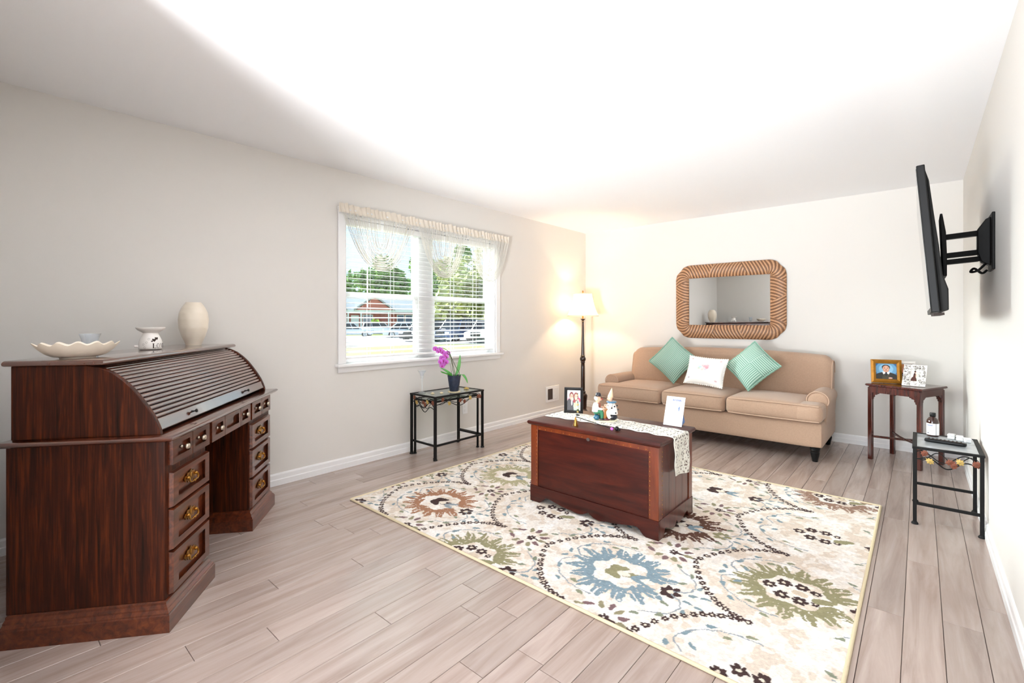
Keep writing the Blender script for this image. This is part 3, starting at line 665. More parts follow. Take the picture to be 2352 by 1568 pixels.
bnd = [0,.055,.185,.245,.315,.455,.545,.685,.755,.82,.945,1.0]; sgn = [1,-1,1,-1,1,-1,-1,1,-1,1,-1]
sgn = [1,-1,1,-1,1,-1,1,-1,1,-1,1]
mb = B(); vs = []; cols = []
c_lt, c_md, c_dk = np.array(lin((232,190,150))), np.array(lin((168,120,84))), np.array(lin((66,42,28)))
for i in range(NU):
    s_ = i/NU; x, z, a = mpath(s_)
    for j in range(NV+1):
        v = j/NV; t = (v-.5)*2                       # -1 inner .. 1 outer
        sk = t*.011+.004*t*t
        e = s_
        k = 0
        for q in range(11):
            lo_, hi_ = bnd[q], bnd[q+1]
            if lo_+.012*t*sgn[q] <= e: k = q
        ph = (s_+sgn[k]*sk)*96*2*PI
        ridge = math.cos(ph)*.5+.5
        near = min(abs(e-bnd[k]-.012*t*sgn[k]), 1)
        dpt = .040*math.sqrt(max(0,1-t*t*.94))
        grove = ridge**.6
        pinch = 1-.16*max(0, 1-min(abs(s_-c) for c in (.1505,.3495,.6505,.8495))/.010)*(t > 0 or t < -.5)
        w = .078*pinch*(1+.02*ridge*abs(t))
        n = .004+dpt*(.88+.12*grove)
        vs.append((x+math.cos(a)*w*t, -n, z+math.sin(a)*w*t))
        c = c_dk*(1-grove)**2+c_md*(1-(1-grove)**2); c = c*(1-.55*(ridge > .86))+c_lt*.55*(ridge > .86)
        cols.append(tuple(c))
m_ = NV+1
fs = [(i*m_+j, i*m_+j+1, ((i+1)%NU)*m_+j+1, ((i+1)%NU)*m_+j) for i in range(NU) for j in range(NV)]
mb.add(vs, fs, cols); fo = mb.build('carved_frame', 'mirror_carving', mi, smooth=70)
P = [mpath(i/120) for i in range(120)]
B().prism([(x-math.cos(a)*.02, z-math.sin(a)*.02) for x,z,a in P], -.006, -.001, 'Y').build('backing_board', 'dark_gap', mi, smooth=0)
B().prism([(x-math.cos(a)*.055, z-math.sin(a)*.055) for x,z,a in P], -.010, -.007, 'Y').build('mirror_glass', 'mirror_glass', mi, smooth=0)
# ------------------------------------------------------------------ sofa
sf = thing('sofa', 'tan three-seat fabric sofa with rolled arms against the back wall', 'sofa', (1.86,5.12,0))
def sx_(x): return x-1.86
def sy_(y): return y-5.12
F = 'sofa_fabric'
B().soft(sx_(.79),sx_(2.945),sy_(4.685),sy_(5.53),.118,.345,.03,8).build('seat_base', F, sf, smooth=60)
# seat cushions; the outer two run out in front of the arms
def cushion(x0, x1, side):
    b = B(); b.soft(x0,x1,sy_(4.640),sy_(5.30),.338,.492,.045,14,top=.028,front=.018)
    if side: b.soft(*( (x0-.13,x0+.10) if side < 0 else (x1-.10,x1+.13) ),sy_(4.640),sy_(4.90),.338,.492,.045,10,top=.004,front=.010)
    o = b.build('seat_cushion', F, sf, smooth=60)
    p = B()
    for z in (.352,.482):
        l = x0+.02-(.13 if side < 0 else 0); r = x1-.02+(.13 if side > 0 else 0)
        p.tube([(l,sy_(4.70),z),(l+.01,sy_(4.648),z)]+[(l+(r-l)*k/10, sy_(4.640)-.010*math.sin(PI*k/10)+.004, z+(.006*math.sin(PI*k/10) if z > .4 else 0)) for k in range(1,10)]+[(r-.01,sy_(4.648),z),(r,sy_(4.70),z)], .0055, 6)
    p.build('piping', 'sofa_piping', o)
cushion(sx_(.915),sx_(1.538),-1); cushion(sx_(1.542),sx_(2.172),0); cushion(sx_(2.176),sx_(2.822),1)
# arms
for sg in (-1,1):
    xc = sx_(.852) if sg < 0 else sx_(2.885)
    b = B(); n = 18
    pr = [(.085*math.cos(t)*1.0, .505+.078*math.sin(t)) for t in np.linspace(-.5,PI+.5,n)]
    pr = [(.062,.30)]+pr+[(-.062,.30)]
    ys = [(4.868,.80),(4.874,.93),(4.890,1.0),(5.05,1.0),(5.25,1.0),(5.40,.98),(5.45,.96)]
    vs = []; N = len(pr)
    for y, k in ys:
        for px, pz in pr: vs.append((xc+px*k, sy_(y), .42+(pz-.42)*(k if pz > .42 else 1)-max(0,y-5.2)*.02))
    fs = [tuple(range(N)), tuple((len(ys)-1)*N+k for k in range(N))[::-1]]+[(j*N+i, j*N+N+i, j*N+N+(i+1)%N, j*N+(i+1)%N) for j in range(len(ys)-1) for i in range(N)]
    b.add(vs, fs); ao = b.build('arm', F, sf, smooth=50)
    B().tube([(xc+.083*math.cos(t), sy_(4.872), .505+.076*math.sin(t)) for t in np.linspace(-.5,PI+.5,20)], .005, 6).build('piping', 'sofa_piping', ao)
# back in three tight panels with an arched top
XB0, XB1 = sx_(.885), sx_(2.935)
def btop(x):
    u = (x-XB0)/(XB1-XB0); k = min(u,1-u)
    return .868+.040*math.sin(PI*u)**.8-.05*max(0,1-k/.035)**2
for i in range(3):
    a, c = XB0+(XB1-XB0)*i/3, XB0+(XB1-XB0)*(i+1)/3
    def fn(u, v, a=a, c=c):
        x = a+(c-a)*u; h = btop(x); e = min(u,1-u); bul = .030*min(1,e/.10)**.5*(1 if True else 0)
        # section: front bottom -> front top -> over -> back
        if v < .62:
            t = v/.62; z = .40+(h-.05-.40)*t; y = 5.285+.075*t-bul*math.sin(PI*t)**.6
        elif v < .86:
            t = (v-.62)/.24; an = PI*t; z = h-.05+.052*math.sin(an); y = 5.435-.075*math.cos(an)
        else:
            t = (v-.86)/.14; z = h-.05-(h-.05-.16)*t; y = 5.51
        return (x, sy_(y), z)
    b = B(); b.sheet(fn, 22, 40)
    for uu in (0,1):
        if (uu == 0 and i == 0) or (uu == 1 and i == 2):
            col = [fn(uu, k/40) for k in range(41)]; b.add(col, [tuple(range(41)) if uu else tuple(range(41))[::-1]])
    o = b.build('back_panel', F, sf, smooth=60)
    if i in (0,2):
        uu = 0 if i == 0 else 1
        B().tube([Vector(fn(uu, k/40))+Vector((0,-.002,0)) for k in range(2,36)], .006, 6).build('piping', 'sofa_piping', o)
for x in (.865,2.885):
    for y in (4.735,5.47):
        B().lathe([(.020,0),(.022,.004),(.026,.030),(.033,.060),(.036,.078),(.031,.084),(.034,.092),(.038,.100),(.034,.107),(.040,.112),(.040,.12)], 18).build('foot', 'black_plastic', sf, smooth=40, loc=(sx_(x),sy_(y),0))
# ------------------------------------------------------------------ throw pillows
def pillow(name, label, w, h, t, colf, n, m, loc, rot, flange=.02, puff=1.):
    o = thing(name, label, 'cushion', loc); o.rotation_mode = 'YXZ'; o.rotation_euler = rot
    b = B(); k = 2*n+2
    def surf(sg):
        def fn(u, v):
            a, c = (u-.5)*2, (v-.5)*2
            z = t*(max(0,1-abs(a)**2.4)*max(0,1-abs(c)**2.4))**.55
            px = a*(1-.06*(1-c*c)); pz = c*(1-.06*(1-a*a))
            return (px*w/2, -sg*z/2, pz*h/2)
        return fn
    b.sheet(surf(1), n, n, colf); b.sheet(surf(-1), n, n, colf); b.build('pillow_cover', m, o, smooth=70)
    return o
g_l, g_d = np.array(lin((204,226,214))), np.array(lin((92,146,124)))
def corduroy(u, v):
    q = (u > .5) ^ (v > .5); s_ = (u if q else v); k = .5+.5*math.cos(s_*2*PI*20); k = k**1.3
    return tuple(g_d*(1-k)+g_l*k)
def corduroy_v(u, v):
    k = (.5+.5*math.cos(u*2*PI*22))**1.3; return tuple(g_d*(1-k)+g_l*k)
def green_pillow(label, cf, loc, rot):
    o = pillow('green_pillow', label, .37, .37, .14, cf, 104, 'dyed_cotton', loc, rot)
    f = B(); pts = []
    for k in range(96):
        e, t = divmod(k, 24); t = t/24*2-1; c = 1.02-.06*(1-t*t); w = .185
        p = [(t*w*1.02,-c*w),(c*w,t*w*1.02),(-t*w*1.02,c*w),(-c*w,-t*w*1.02)][e]; wob = .004*math.sin(k*2.1); pts.append((p[0],wob,p[1]))
    f.tube(pts, .011, 6, closed=True, flat=.5); f.build('flange', MATS['green_flange'], o, smooth=60); return o
mat('green_flange', (150,190,172), .9, bump=.2, bscale=150)
green_pillow('pale green ribbed pillow standing on its corner by the lamp end of the sofa', corduroy_v, (1.470,5.150,.766), (R(-18),R(40),R(10)))
green_pillow('green pillow with four-way ribbed squares leaning beside the embroidered white pillow', corduroy, (2.300,5.085,.760), (R(-26),R(42),R(-8)))
def embroid(u, v):
    c = np.array(lin((246,244,240))); a, b_ = u-.5, v-.56
    def spot(cx, cy, r): return (a-cx)**2+(b_-cy)**2 < r*r
    for cx, cy, r, col in ((.03,.07,.055,(222,170,178)),(.10,.10,.05,(226,178,184)),(.09,.03,.05,(214,158,170)),(-.03,.09,.035,(230,190,192)),(.02,-.01,.04,(216,206,206)),(-.10,.03,.05,(190,214,222)),(-.13,-.02,.035,(196,206,190)),(.06,-.05,.035,(206,200,212)),(-.03,-.06,.035,(226,206,196)),(-.38,.33,.03,(214,190,190)),(.38,.33,.03,(220,190,190)),(-.38,-.38,.03,(200,190,200)),(.36,-.40,.03,(214,186,190))):
        if spot(cx, cy, r): c = np.array(lin(col))
    return tuple(c)
wp = pillow('embroidered_pillow', 'white square pillow with pink embroidered roses between the two green pillows', .40, .30, .13, embroid, 72, 'dyed_cotton', (1.885,4.980,.682), (R(-22),R(3),R(-6)))
f = B()
for k in range(72):
    e, t = divmod(k, 18); t = t/18*2-1; p = [(t*.2,-.15),(.2,t*.15),(-t*.2,.15),(-.2,-t*.15)][e]; c = 1-.06*(1-t*t)
    f.ell((p[0]*(c if e in (1,3) else 1), 0, p[1]*(c if e in (0,2) else 1)), (.011,.008,.009), 7, 5)
f.build('crochet_edge', 'cushion_white', wp, smooth=60)

# ------------------------------------------------------------------ rug: woven pattern as dyed knots on a fine mesh
RX0, RX1, RY0, RY1 = .675, 3.372, 1.652, 3.852
rug = thing('area_rug', 'cream area rug with floral ogee medallions under the wooden chest', 'rug', (RX0,RY0,0))
def vnoise(x, y, s, seed):
    r = np.random.default_rng(seed).random((64,64)); X, Y = x*s, y*s; i, j = np.floor(X).astype(int), np.floor(Y).astype(int); fx, fy = X-i, Y-j
    fx, fy = fx*fx*(3-2*fx), fy*fy*(3-2*fy); g = lambda a, b: r[a%64, b%64]
    return (g(i,j)*(1-fx)+g(i+1,j)*fx)*(1-fy)+(g(i,j+1)*(1-fx)+g(i+1,j+1)*fx)*fy
def rug_dye():
    st = .004; xs = np.arange(RX0, RX1+st/2, st); ys = np.arange(RY0, RY1+st/2, st); x, y = np.meshgrid(xs, ys)
    img = canvas(x, (232,223,213)); n1 = vnoise(x+9,y+3,14,1)*.6+vnoise(x,y,45,2)*.4
    dab(img, n1 > .60, (219,204,188)); dab(img, n1 < .36, (240,234,228))
    jx = (vnoise(x,y,60,3)-.5)*.010; jy = (vnoise(x,y,60,4)-.5)*.010; X, Y = x+jx, y+jy
    dark, blue, grey, olive, rust, plum = (62,40,38), (128,148,158), (146,154,160), (146,140,106), (164,118,90), (124,96,98)
    def blob(cx, cy, rx, ry, a=0., col=dark, tip=0.):
        q = max(rx, ry*(1+abs(tip)))+.008
        i0, i1 = max(0, int((cx-q-RX0)/st)), int((cx+q-RX0)/st)+2; j0, j1 = max(0, int((cy-q-RY0)/st)), int((cy+q-RY0)/st)+2
        if i1 <= i0 or j1 <= j0 or i0 >= x.shape[1] or j0 >= x.shape[0]: return
        XX, YY = X[j0:j1,i0:i1]-cx, Y[j0:j1,i0:i1]-cy; u = XX*math.cos(a)+YY*math.sin(a); v = -XX*math.sin(a)+YY*math.cos(a)
        img[j0:j1,i0:i1][(u/rx)**2+(v/(ry*np.maximum(.05,1-tip*u/rx)))**2 < 1] = lin(col)
    def flower(cx, cy, r, col=dark, eye=True, a0=0.):
        for k in range(6): t = a0+2*PI*k/6; blob(cx+r*.62*math.cos(t), cy+r*.62*math.sin(t), r*.44, r*.34, t, col)
        if eye: blob(cx, cy, r*.30, r*.30, 0, (226,214,196))
    def curve(pts, w, col):
        for p in spline([(a,b,0) for a,b in pts], 16): blob(p.x, p.y, w, w, 0, col)
    ringc = {(0,0):rust,(0,1):(176,168,132),(0,-1):olive,(1,0):None,(1,-1):olive,(1,1):(176,168,132),(2,0):blue,(2,1):(92,58,44),(2,2):None,(2,-1):None,(3,0):olive,(3,1):None,(3,2):(150,118,100),(3,-1):None,(-1,0):olive,(-1,1):None,(-1,2):olive,(0,2):None,(1,2):None}
    for kx in range(-1, 4):
        for my in range(-2, 5):
            xn = .742+.6595*kx; yn = 2.02+(.36 if kx % 2 else 0)+.713*my
            # flower chains from the node to the two tips
            for sg in (-1, 1):
                L = 13
                for q in range(L):
                    t = (q+.5)/L; px = xn+.345*t**1.25; py = yn+sg*.357*math.sin(PI/2*min(1,t)**.95)
                    if RX0 < px < RX1 and RY0 < py < RY1: flower(px, py, .0175, dark, True, q)
            for q in range(3): blob(xn-.005-.014*q, yn, .010-.002*q, .008, 0, dark)
            cx, cy = xn+.425, yn; col = ringc.get((kx,my), None)
            u, v = (X-cx)/1.12, (Y-cy); rr = np.hypot(u, v); th = np.arctan2(v, u)
            near = rr < .40
            if col is not None:
                lob = .172+.062*np.abs(np.cos(th*8))**1.3+.008*np.sin(th*48)+.03*(vnoise(X,Y,50,11)-.5)
                ring = near & (rr < lob) & (rr > .118+.012*np.cos(th*6)) & ~((np.abs(th) < .16) & (rr > .1)) & ~((np.abs(np.sin(th*16+.6)) < .24) & (rr > .165)) & (vnoise(X,Y,90,12) < .86)
                dab(img, ring, col)
                for k in range(16): t = 2*PI*(k+.5)/16; blob(cx+.183*1.12*math.cos(t), cy+.183*math.sin(t), .012, .007, t, (226,214,196))
            # heart and leaf in the middle
            odd = kx % 2
            if not odd:
                hc = olive if col == blue else dark
                blob(cx-.02, cy+.03, .048, .028, .5, hc, .4); blob(cx-.02, cy-.03, .048, .028, -.5, hc, .4); blob(cx+.045, cy+.004, .04, .02, .6, hc); blob(cx+.02, cy, .030, .020, 0, (230,220,204))
                blob(cx+.095, cy+.022, .045, .016, .6, blue if col != rust else grey, .3); blob(cx+.10, cy-.018, .045, .014, -.2, blue if col != rust else grey, .3)
                flower(cx+.245, cy, .047, dark if (kx,my) != (2,1) else olive)
            else:
                for q, (a, b_) in enumerate(((-.10,.0),(-.05,.055),(.02,.060),(-.04,-.055),(.03,-.060),(.075,.045),(.085,-.045))): flower(cx+a, cy+b_, .031 if q < 5 else .02)
                blob(cx+.11, cy-.005, .05, .022, .5, olive, .3); blob(cx+.02, cy, .035, .022, 0, (214,196,174)); flower(cx+.245, cy, .045)
            # vines with leaves
            for sg in (-1, 1):
                vine = [(cx+.255,cy+sg*.01),(cx+.315,cy+sg*.06),(cx+.30,cy+sg*.15),(cx+.20,cy+sg*.215)]
                curve(vine, .0038, grey)
                for a, b_, q in ((.335,.03,.3),(.34,.11,1.2),(.27,.19,2.2),(.26,.10,.4),(.19,.24,2.6),(.385,.045,.1)): blob(cx+a, cy+sg*b_, .021, .010, sg*q, (132,138,118) if a < .3 else (128,146,152), .3)
                vine = [(cx-.24,cy+sg*.02),(cx-.285,cy+sg*.08),(cx-.24,cy+sg*.17),(cx-.13,cy+sg*.235),(cx-.02,cy+sg*.245)]
                curve(vine, .0038, grey)
                for a, b_, q in ((-.26,.13,1.),(-.20,.23,.6),(-.13,.20,.2),(-.06,.265,.3),(-.30,.03,2.),(-.215,.07,2.4)): blob(cx+a, cy+sg*b_, .021, .010, sg*q, (140,142,116) if a > -.2 else (126,146,154), .3)
            # spray at the node's left
            sxn = xn-.12
            flower(sxn, yn, .026, dark, False); blob(sxn+.035, yn, .03, .006, 0, dark)
            for q in range(9):
                t = -2.1+4.2*q/8; blob(sxn+.085*math.cos(t)-.01, yn+.085*math.sin(t), .026, .013, t, plum if q % 2 else (146,138,108), .3)
            for q in (-1,1): blob(sxn-.10, yn+q*.045, .028, .011, q*.5, plum, .3); blob(sxn-.13, yn+q*.02, .022, .009, q*.3, (146,138,108), .3)
    fuzz = (rng.random(x.shape)-.5)[..., None]*.10+((vnoise(x,y,120,8)-.5)*.22)[..., None]
    return x, y, np.clip(img*(1+fuzz), 0, 1)
gx, gy, gi = rug_dye(); ny_, nx_ = gx.shape
me = bpy.data.meshes.new('pile')
co = np.stack([gx-RX0, gy-RY0, .0085+(rng.random(gx.shape)-.5)*.0022], -1).reshape(-1,3).astype(np.float32)
ii = np.arange(ny_*nx_).reshape(ny_,nx_); q = np.stack([ii[:-1,:-1],ii[:-1,1:],ii[1:,1:],ii[1:,:-1]],-1).reshape(-1,4).astype(np.int32)
me.vertices.add(len(co)); me.vertices.foreach_set('co', co.ravel()); me.loops.add(q.size); me.loops.foreach_set('vertex_index', q.ravel()); me.polygons.add(len(q)); me.polygons.foreach_set('loop_start', np.arange(0,q.size,4,dtype=np.int32)); me.polygons.foreach_set('loop_total', np.full(len(q),4,dtype=np.int32)); me.update(); me.validate()
at = me.color_attributes.new('dye', 'FLOAT_COLOR', 'POINT'); at.data.foreach_set('color', np.concatenate([gi.reshape(-1,3), np.ones((len(co),1))],1).astype(np.float32).ravel())
me.shade_smooth(); po = bpy.data.objects.new('pile', me); COL.objects.link(po); me.materials.append(MATS['dyed_wool']); po.parent = rug; po['kind'] = 'stuff'
w, h = RX1-RX0, RY1-RY0
mat('rug_binding', (222,206,172), .9, bump=.3, bscale=160); mat('rug_back', (120,86,64), .95)
B().box(0,w,0,h,.0,.005).build('backing', 'rug_back', rug, smooth=0)
for a, b_ in (((0,0),(w,0)),((w,0),(w,h)),((w,h),(0,h)),((0,h),(0,0))): B().tube([(a[0],a[1],.0075),(b_[0],b_[1],.0075)], .0072, 8).build('binding', 'rug_binding', rug, smooth=60)
# ------------------------------------------------------------------ blanket chest
CX0, CX1, CY0, CY1, CZ = 1.606, 2.486, 2.445, 2.930, .0105
ch = thing('blanket_chest', 'red-brown wooden chest with copper nailed corner straps standing on the rug', 'chest', (0,0,CZ))
def scallop(a0, a1, n=48):
    pts = []
    for k in range(n+1):
        u = k/n; e = min(u,1-u)
        if e < .095: z = 0
        elif e < .155: z = .044*math.sin((e-.095)/.06*PI/2)
        elif e < .36: z = .044-.028*math.sin((e-.155)/.205*PI/2)**1.3
        elif e < .465: z = .016-.008*math.sin((e-.36)/.105*PI)
        else: z = .016+.020*(e-.465)/.035
        pts.append((a0+(a1-a0)*u, z))
    return pts
B().prism(scallop(CX0-.008,CX1+.008)+[(CX1+.008,.105),(CX0-.008,.105)], CY0-.010, CY0+.012, 'Y').build('base_board', 'chest_wood', ch, smooth=0)
B().prism(scallop(CX0-.008,CX1+.008)+[(CX1+.008,.105),(CX0-.008,.105)], CY1-.012, CY1+.008, 'Y').build('base_board', 'chest_wood', ch, smooth=0)
for x0, x1 in ((CX0-.008,CX0+.012),(CX1-.012,CX1+.008)): B().prism(scallop(CY0+.012,CY1-.012)+[(CY1-.012,.105),(CY0+.012,.105)], x0, x1, 'X').build('base_board', 'chest_side_wood', ch, smooth=0)
B().box(CX0+.004,CX1-.004,CY0+.004,CY1-.004,.035,.505).build('carcass', 'chest_wood', ch)
B().box(CX0+.055,CX1-.055,CY0-.002,CY0+.004,.105,.478).build('front_panel', 'chest_wood', ch, .001)
for x0, x1 in ((CX0-.001,CX0+.004),(CX1-.004,CX1+.001)):
    ys = np.linspace(CY0+.05, CY1-.05, 5)
    for a, b_ in zip(ys, ys[1:]): B().box(x0,x1,a+.0007,b_-.0007,.105,.505).build('side_plank', 'chest_side_wood', ch, .001)
for sx in (0,1):
    for sy in (0,1):
        xa = CX0-.004 if sx == 0 else CX1-.052; ya = CY0-.005 if sy == 0 else CY1-.047
        b = B(); b.box(xa,xa+.056,(CY0-.006 if sy == 0 else CY1),(CY0 if sy == 0 else CY1+.006),.105,.505); b.box((CX0-.006 if sx == 0 else CX1),(CX0 if sx == 0 else CX1+.006),ya,ya+.052,.105,.505)
        st_ = b.build('corner_strap', 'copper_wood', ch, .001)
        if sy == 0:
            n_ = B()
            for k in range(14): n_.ell((xa+(.048 if sx == 0 else .008),CY0-.007,.13+k*.0265),(.003,.002,.003),6,4)
            if sx == 1:
                for k in range(14): n_.ell((CX1+.007,CY0+.042,.13+k*.0265),(.002,.003,.003),6,4)
            n_.build('nail_row', 'brass', st_, smooth=60)
tb = B(); tb.box(CX0+.052,CX1-.052,CY0-.005,CY0,.478,.505); tbo = tb.build('top_strap', 'copper_wood', ch, .001)
n_ = B()
for k in range(17): n_.ell((CX0+.07+k*.0465,CY0-.006,.486),(.003,.002,.003),6,4)
n_.build('nail_row', 'brass', tbo, smooth=60)
B().prism([(2.046+.012*math.cos(t),.478+.010*math.sin(t)) for t in np.linspace(0,2*PI,17)[:-1]], CY0-.0085, CY0-.003, 'Y').build('lock_escutcheon', 'vent_dark', ch)
molding_ring(B(), CX0-.024, CX1+.024, CY0-.024, CY1+.018, [(.014,.506),(.006,.510),(.001,.518),(0,.526),(.003,.532),(.008,.536)]).build('lid', 'chest_wood', ch, smooth=50)
CT = CZ+.5362
# ------------------------------------------------------------------ lace runner: openwork cloth over the lid, hanging down at one end
lr = thing('lace_runner', 'cream crocheted lace runner hanging over the right end of the chest', 'table runner', (0,0,0))
def run_pt(u, v):
    """u along, v across (metres); returns xyz"""
    ytop = 2.70+.015*math.sin(u*5)+(v-.5)*(.215+.012*math.sin(u*55)); edge = CX1+.027; L = edge-1.60
    s_ = u*(L+.235)
    if s_ < L: return (1.60+s_, ytop, CT+.0022+.0008*math.sin(s_*60+v*20))
    d = s_-L; r = .012; hang = d
    if hang < r*PI/2: a = hang/r; return (edge+r*math.sin(a)-.004, ytop, CT+.0022-r*(1-math.cos(a)))
    k = hang-r*PI/2
    return (edge+r-.004+.006*math.sin(v*7+k*8)*min(1,k*10), ytop+.02*k+.012*k*(v-.5), CT-r+.0022-k*(1+.12*(v-.5)))
NU_, NV_ = 190, 40; b = B(); keep = []
vs = [run_pt(i/NU_, j/NV_) for i in range(NU_+1) for j in range(NV_+1)]
def hole(i, j):
    u, v = i/NU_, j/NV_; X, Y = u*1.13/.055, (v-.5)*.215/.055
    if v < .07 or v > .93: return (i % 5 in (0,1)) and (.03 < v < .97)
    fx, fy = X % 1-.5, (Y+.5*(int(X) % 2)) % 1-.5; r = math.hypot(fx, fy); a = math.atan2(fy, fx)
    return (.14 < r < .20+.20*abs(math.cos(2.5*a)) and abs(math.sin(2.5*a)) > .25) or r > .60
fs = [(i*(NV_+1)+j, (i+1)*(NV_+1)+j, (i+1)*(NV_+1)+j+1, i*(NV_+1)+j+1) for i in range(NU_) for j in range(NV_) if not hole(i, j)]
used = sorted({k for f_ in fs for k in f_}); mp = {k:i for i,k in enumerate(used)}
b.add([vs[k] for k in used], [tuple(mp[k] for k in f_) for f_ in fs]); lo_ = b.build('lace_cloth', 'lace', lr, smooth=60); m = lo_.modifiers.new('thick','SOLIDIFY'); m.thickness = .0016; m.offset = 1
# ------------------------------------------------------------------ on the chest
def photo_frame(name, label, loc, rz, w, h, bw, m, pic, tilt=12, depth=.014, inner=None, strut='frame_black', leg=True):
    t = thing(name, label, 'picture frame', loc, rz)
    M = T(0,0,0,0,R(-tilt))
    b = B(); b.M = M; O = [(-w/2,0),(w/2,0),(w/2,h),(-w/2,h)]; I = [(-w/2+bw,bw),(w/2-bw,bw),(w/2-bw,h-bw),(-w/2+bw,h-bw)]
    mid = [((o[0]+i[0])/2,(o[1]+i[1])/2) for o, i in zip(O, I)]
    ring = [[(p[0],depth*.6,p[1]) for p in O],[(p[0],-depth*.25,p[1]) for p in O],[(p[0],-depth*.5,p[1]) for p in mid],[(p[0],-depth*.15,p[1]) for p in I],[(p[0],depth*.3,p[1]) for p in I]]
    vs = [v for r in ring for v in r]; fs = [(4*j+k,4*j+(k+1)%4,4*j+4+(k+1)%4,4*j+4+k) for j in range(4) for k in range(4)]
    b.add(vs, fs).build('frame_moulding', m, t, smooth=0)
    b = B(); b.M = M; b.box(-w/2+.002,w/2-.002,depth*.5,depth*.6,.002,h-.002); b.build('backing', 'frame_black', t, smooth=0)
    pw, ph = w-2*bw, h-2*bw; p = paint(pw, ph, 60, 72, pic); p.M = M @ T(0,depth*.3,bw); p.V = [tuple(M @ T(0,depth*.3,bw) @ Vector(v)) for v in p.V]; p.build('photograph', 'print', t, smooth=0)
    if leg:
        b = B(); b.bar((0, depth*.6+math.sin(R(tilt))*h*.62, h*.62*math.cos(R(tilt))), (0, depth+h*.52, .004), .03, .003, (1,0,0)); b.build('easel_back', strut, t)
    return t
def pic_couple(x, y):
    im = canvas(x, (232,228,226)); dab(im, (y > .5) & (x > .6), (206,200,206)); dab(im, ellm(x,y,.80,.50,.2,.16), (204,62,96)); dab(im, ellm(x,y,.12,.52,.10,.12), (226,140,160))
    dab(im, ellm(x,y,.24,.20,.30,.40) & (y < .58), (44,42,48)); dab(im, ellm(x,y,.36,.42,.05,.18), (236,232,232))
    dab(im, ellm(x,y,.72,.22,.24,.40) & (y < .56), (176,188,176)); dab(im, ellm(x,y,.62,.30,.10,.16), (206,190,150)); dab(im, ellm(x,y,.55,.47,.10,.10), (150,40,50))
    dab(im, ellm(x,y,.33,.73,.17,.19), (110,32,36)); dab(im, ellm(x,y,.34,.66,.125,.165), (224,164,140)); dab(im, ellm(x,y,.34,.71,.12,.012), (40,30,30))
    dab(im, ellm(x,y,.66,.68,.18,.22), (122,52,44)); dab(im, ellm(x,y,.67,.66,.115,.155), (232,172,148)); dab(im, ellm(x,y,.67,.59,.05,.016), (246,240,238)); dab(im, ellm(x,y,.35,.58,.045,.014), (240,226,220)); 
    for cx in (.30,.38,.63,.71): dab(im, ellm(x,y,cx,.70,.016,.012), (40,26,24))
    return im
def pic_man(x, y):
    im = canvas(x, (64,110,160)); dab(im, ellm(x,y,.5,.62,.52,.48), (108,164,204)); dab(im, ellm(x,y,.5,.66,.34,.32), (142,192,222))
    dab(im, ellm(x,y,.5,.0,.62,.46), (40,36,32)); dab(im, (np.abs(x-.5) < .18-.35*(.46-y)) & (y < .48) & (y > .2), (238,238,240)); dab(im, ellm(x,y,.5,.03,.2,.34), (64,58,42)); dab(im, (np.abs(x-.5) < .035) & (y < .45) & (y > .22), (24,26,40))
    dab(im, ellm(x,y,.5,.76,.20,.17), (44,32,28)); dab(im, ellm(x,y,.5,.66,.165,.215), (214,158,132)); dab(im, ellm(x,y,.52,.67,.10,.16), (226,176,150))
    for cx in (.44,.57): dab(im, ellm(x,y,cx,.70,.022,.014), (46,30,26)); dab(im, ellm(x,y,cx,.735,.035,.010), (60,40,32))
    dab(im, ellm(x,y,.505,.565,.055,.014), (172,96,88)); dab(im, ellm(x,y,.51,.63,.02,.03), (204,142,118)); dab(im, ellm(x,y,.70,.08,.10,.05), (222,170,148)); return im
def pic_pair(x, y):
    im = canvas(x, (70,30,26)); dab(im, ellm(x,y,.30,.72,.30,.24), (224,150,120)); dab(im, ellm(x,y,.25,.92,.42,.16), (214,140,90)); dab(im, ellm(x,y,.72,.48,.26,.26), (232,176,156)); dab(im, ellm(x,y,.80,.80,.4,.2), (52,24,22)); dab(im, ellm(x,y,.60,.46,.05,.02), (60,34,30)); dab(im, ellm(x,y,.80,.50,.04,.02), (60,34,30)); dab(im, ellm(x,y,.18,.16,.34,.26), (44,70,150)); dab(im, ellm(x,y,.74,.10,.26,.18), (236,228,230)); return im
def pic_lady(x, y):
    im = canvas(x, (236,232,226)); dab(im, ellm(x,y,.8,.4,.2,.5), (220,228,214)); dab(im, ellm(x,y,.46,.02,.34,.40), (78,40,32)); dab(im, ellm(x,y,.50,.42,.14,.34), (84,44,36)); dab(im, ellm(x,y,.56,.80,.085,.10), (224,180,156)); dab(im, ellm(x,y,.53,.86,.10,.08), (62,34,28)); dab(im, ellm(x,y,.66,.52,.05,.16), (218,176,150)); return im
photo_frame('photo_frame', 'black picture frame of a smiling couple on the chest', (1.700,2.800,CT+.003), R(30), .135, .182, .020, 'frame_black', pic_couple)
bo_ = thing('beaded_ornament', 'slender beaded ornament standing before the black picture frame', 'ornament', (1.765,2.755,CT+.003))
B().lathe([(.014,0),(.015,.003),(.004,.007)], 14).build('ornament_foot', 'black_iron', bo_)
B().tube([(0,0,.004),(0,0,.150)], .0014, 6).build('wire_stem', 'black_iron', bo_)
for k, z in enumerate((.012,.024,.037,.050,.062,.074,.092,.108,.124,.140,.152)):
    B().ell((0,0,z), ((.0075,.0075,.007) if k < 6 else (.0038,.0038,.004)), 10, 7).build('bead', ('clear_glass','iron_leaf_gold','stem_green','shell')[k % 4], bo_, smooth=60)
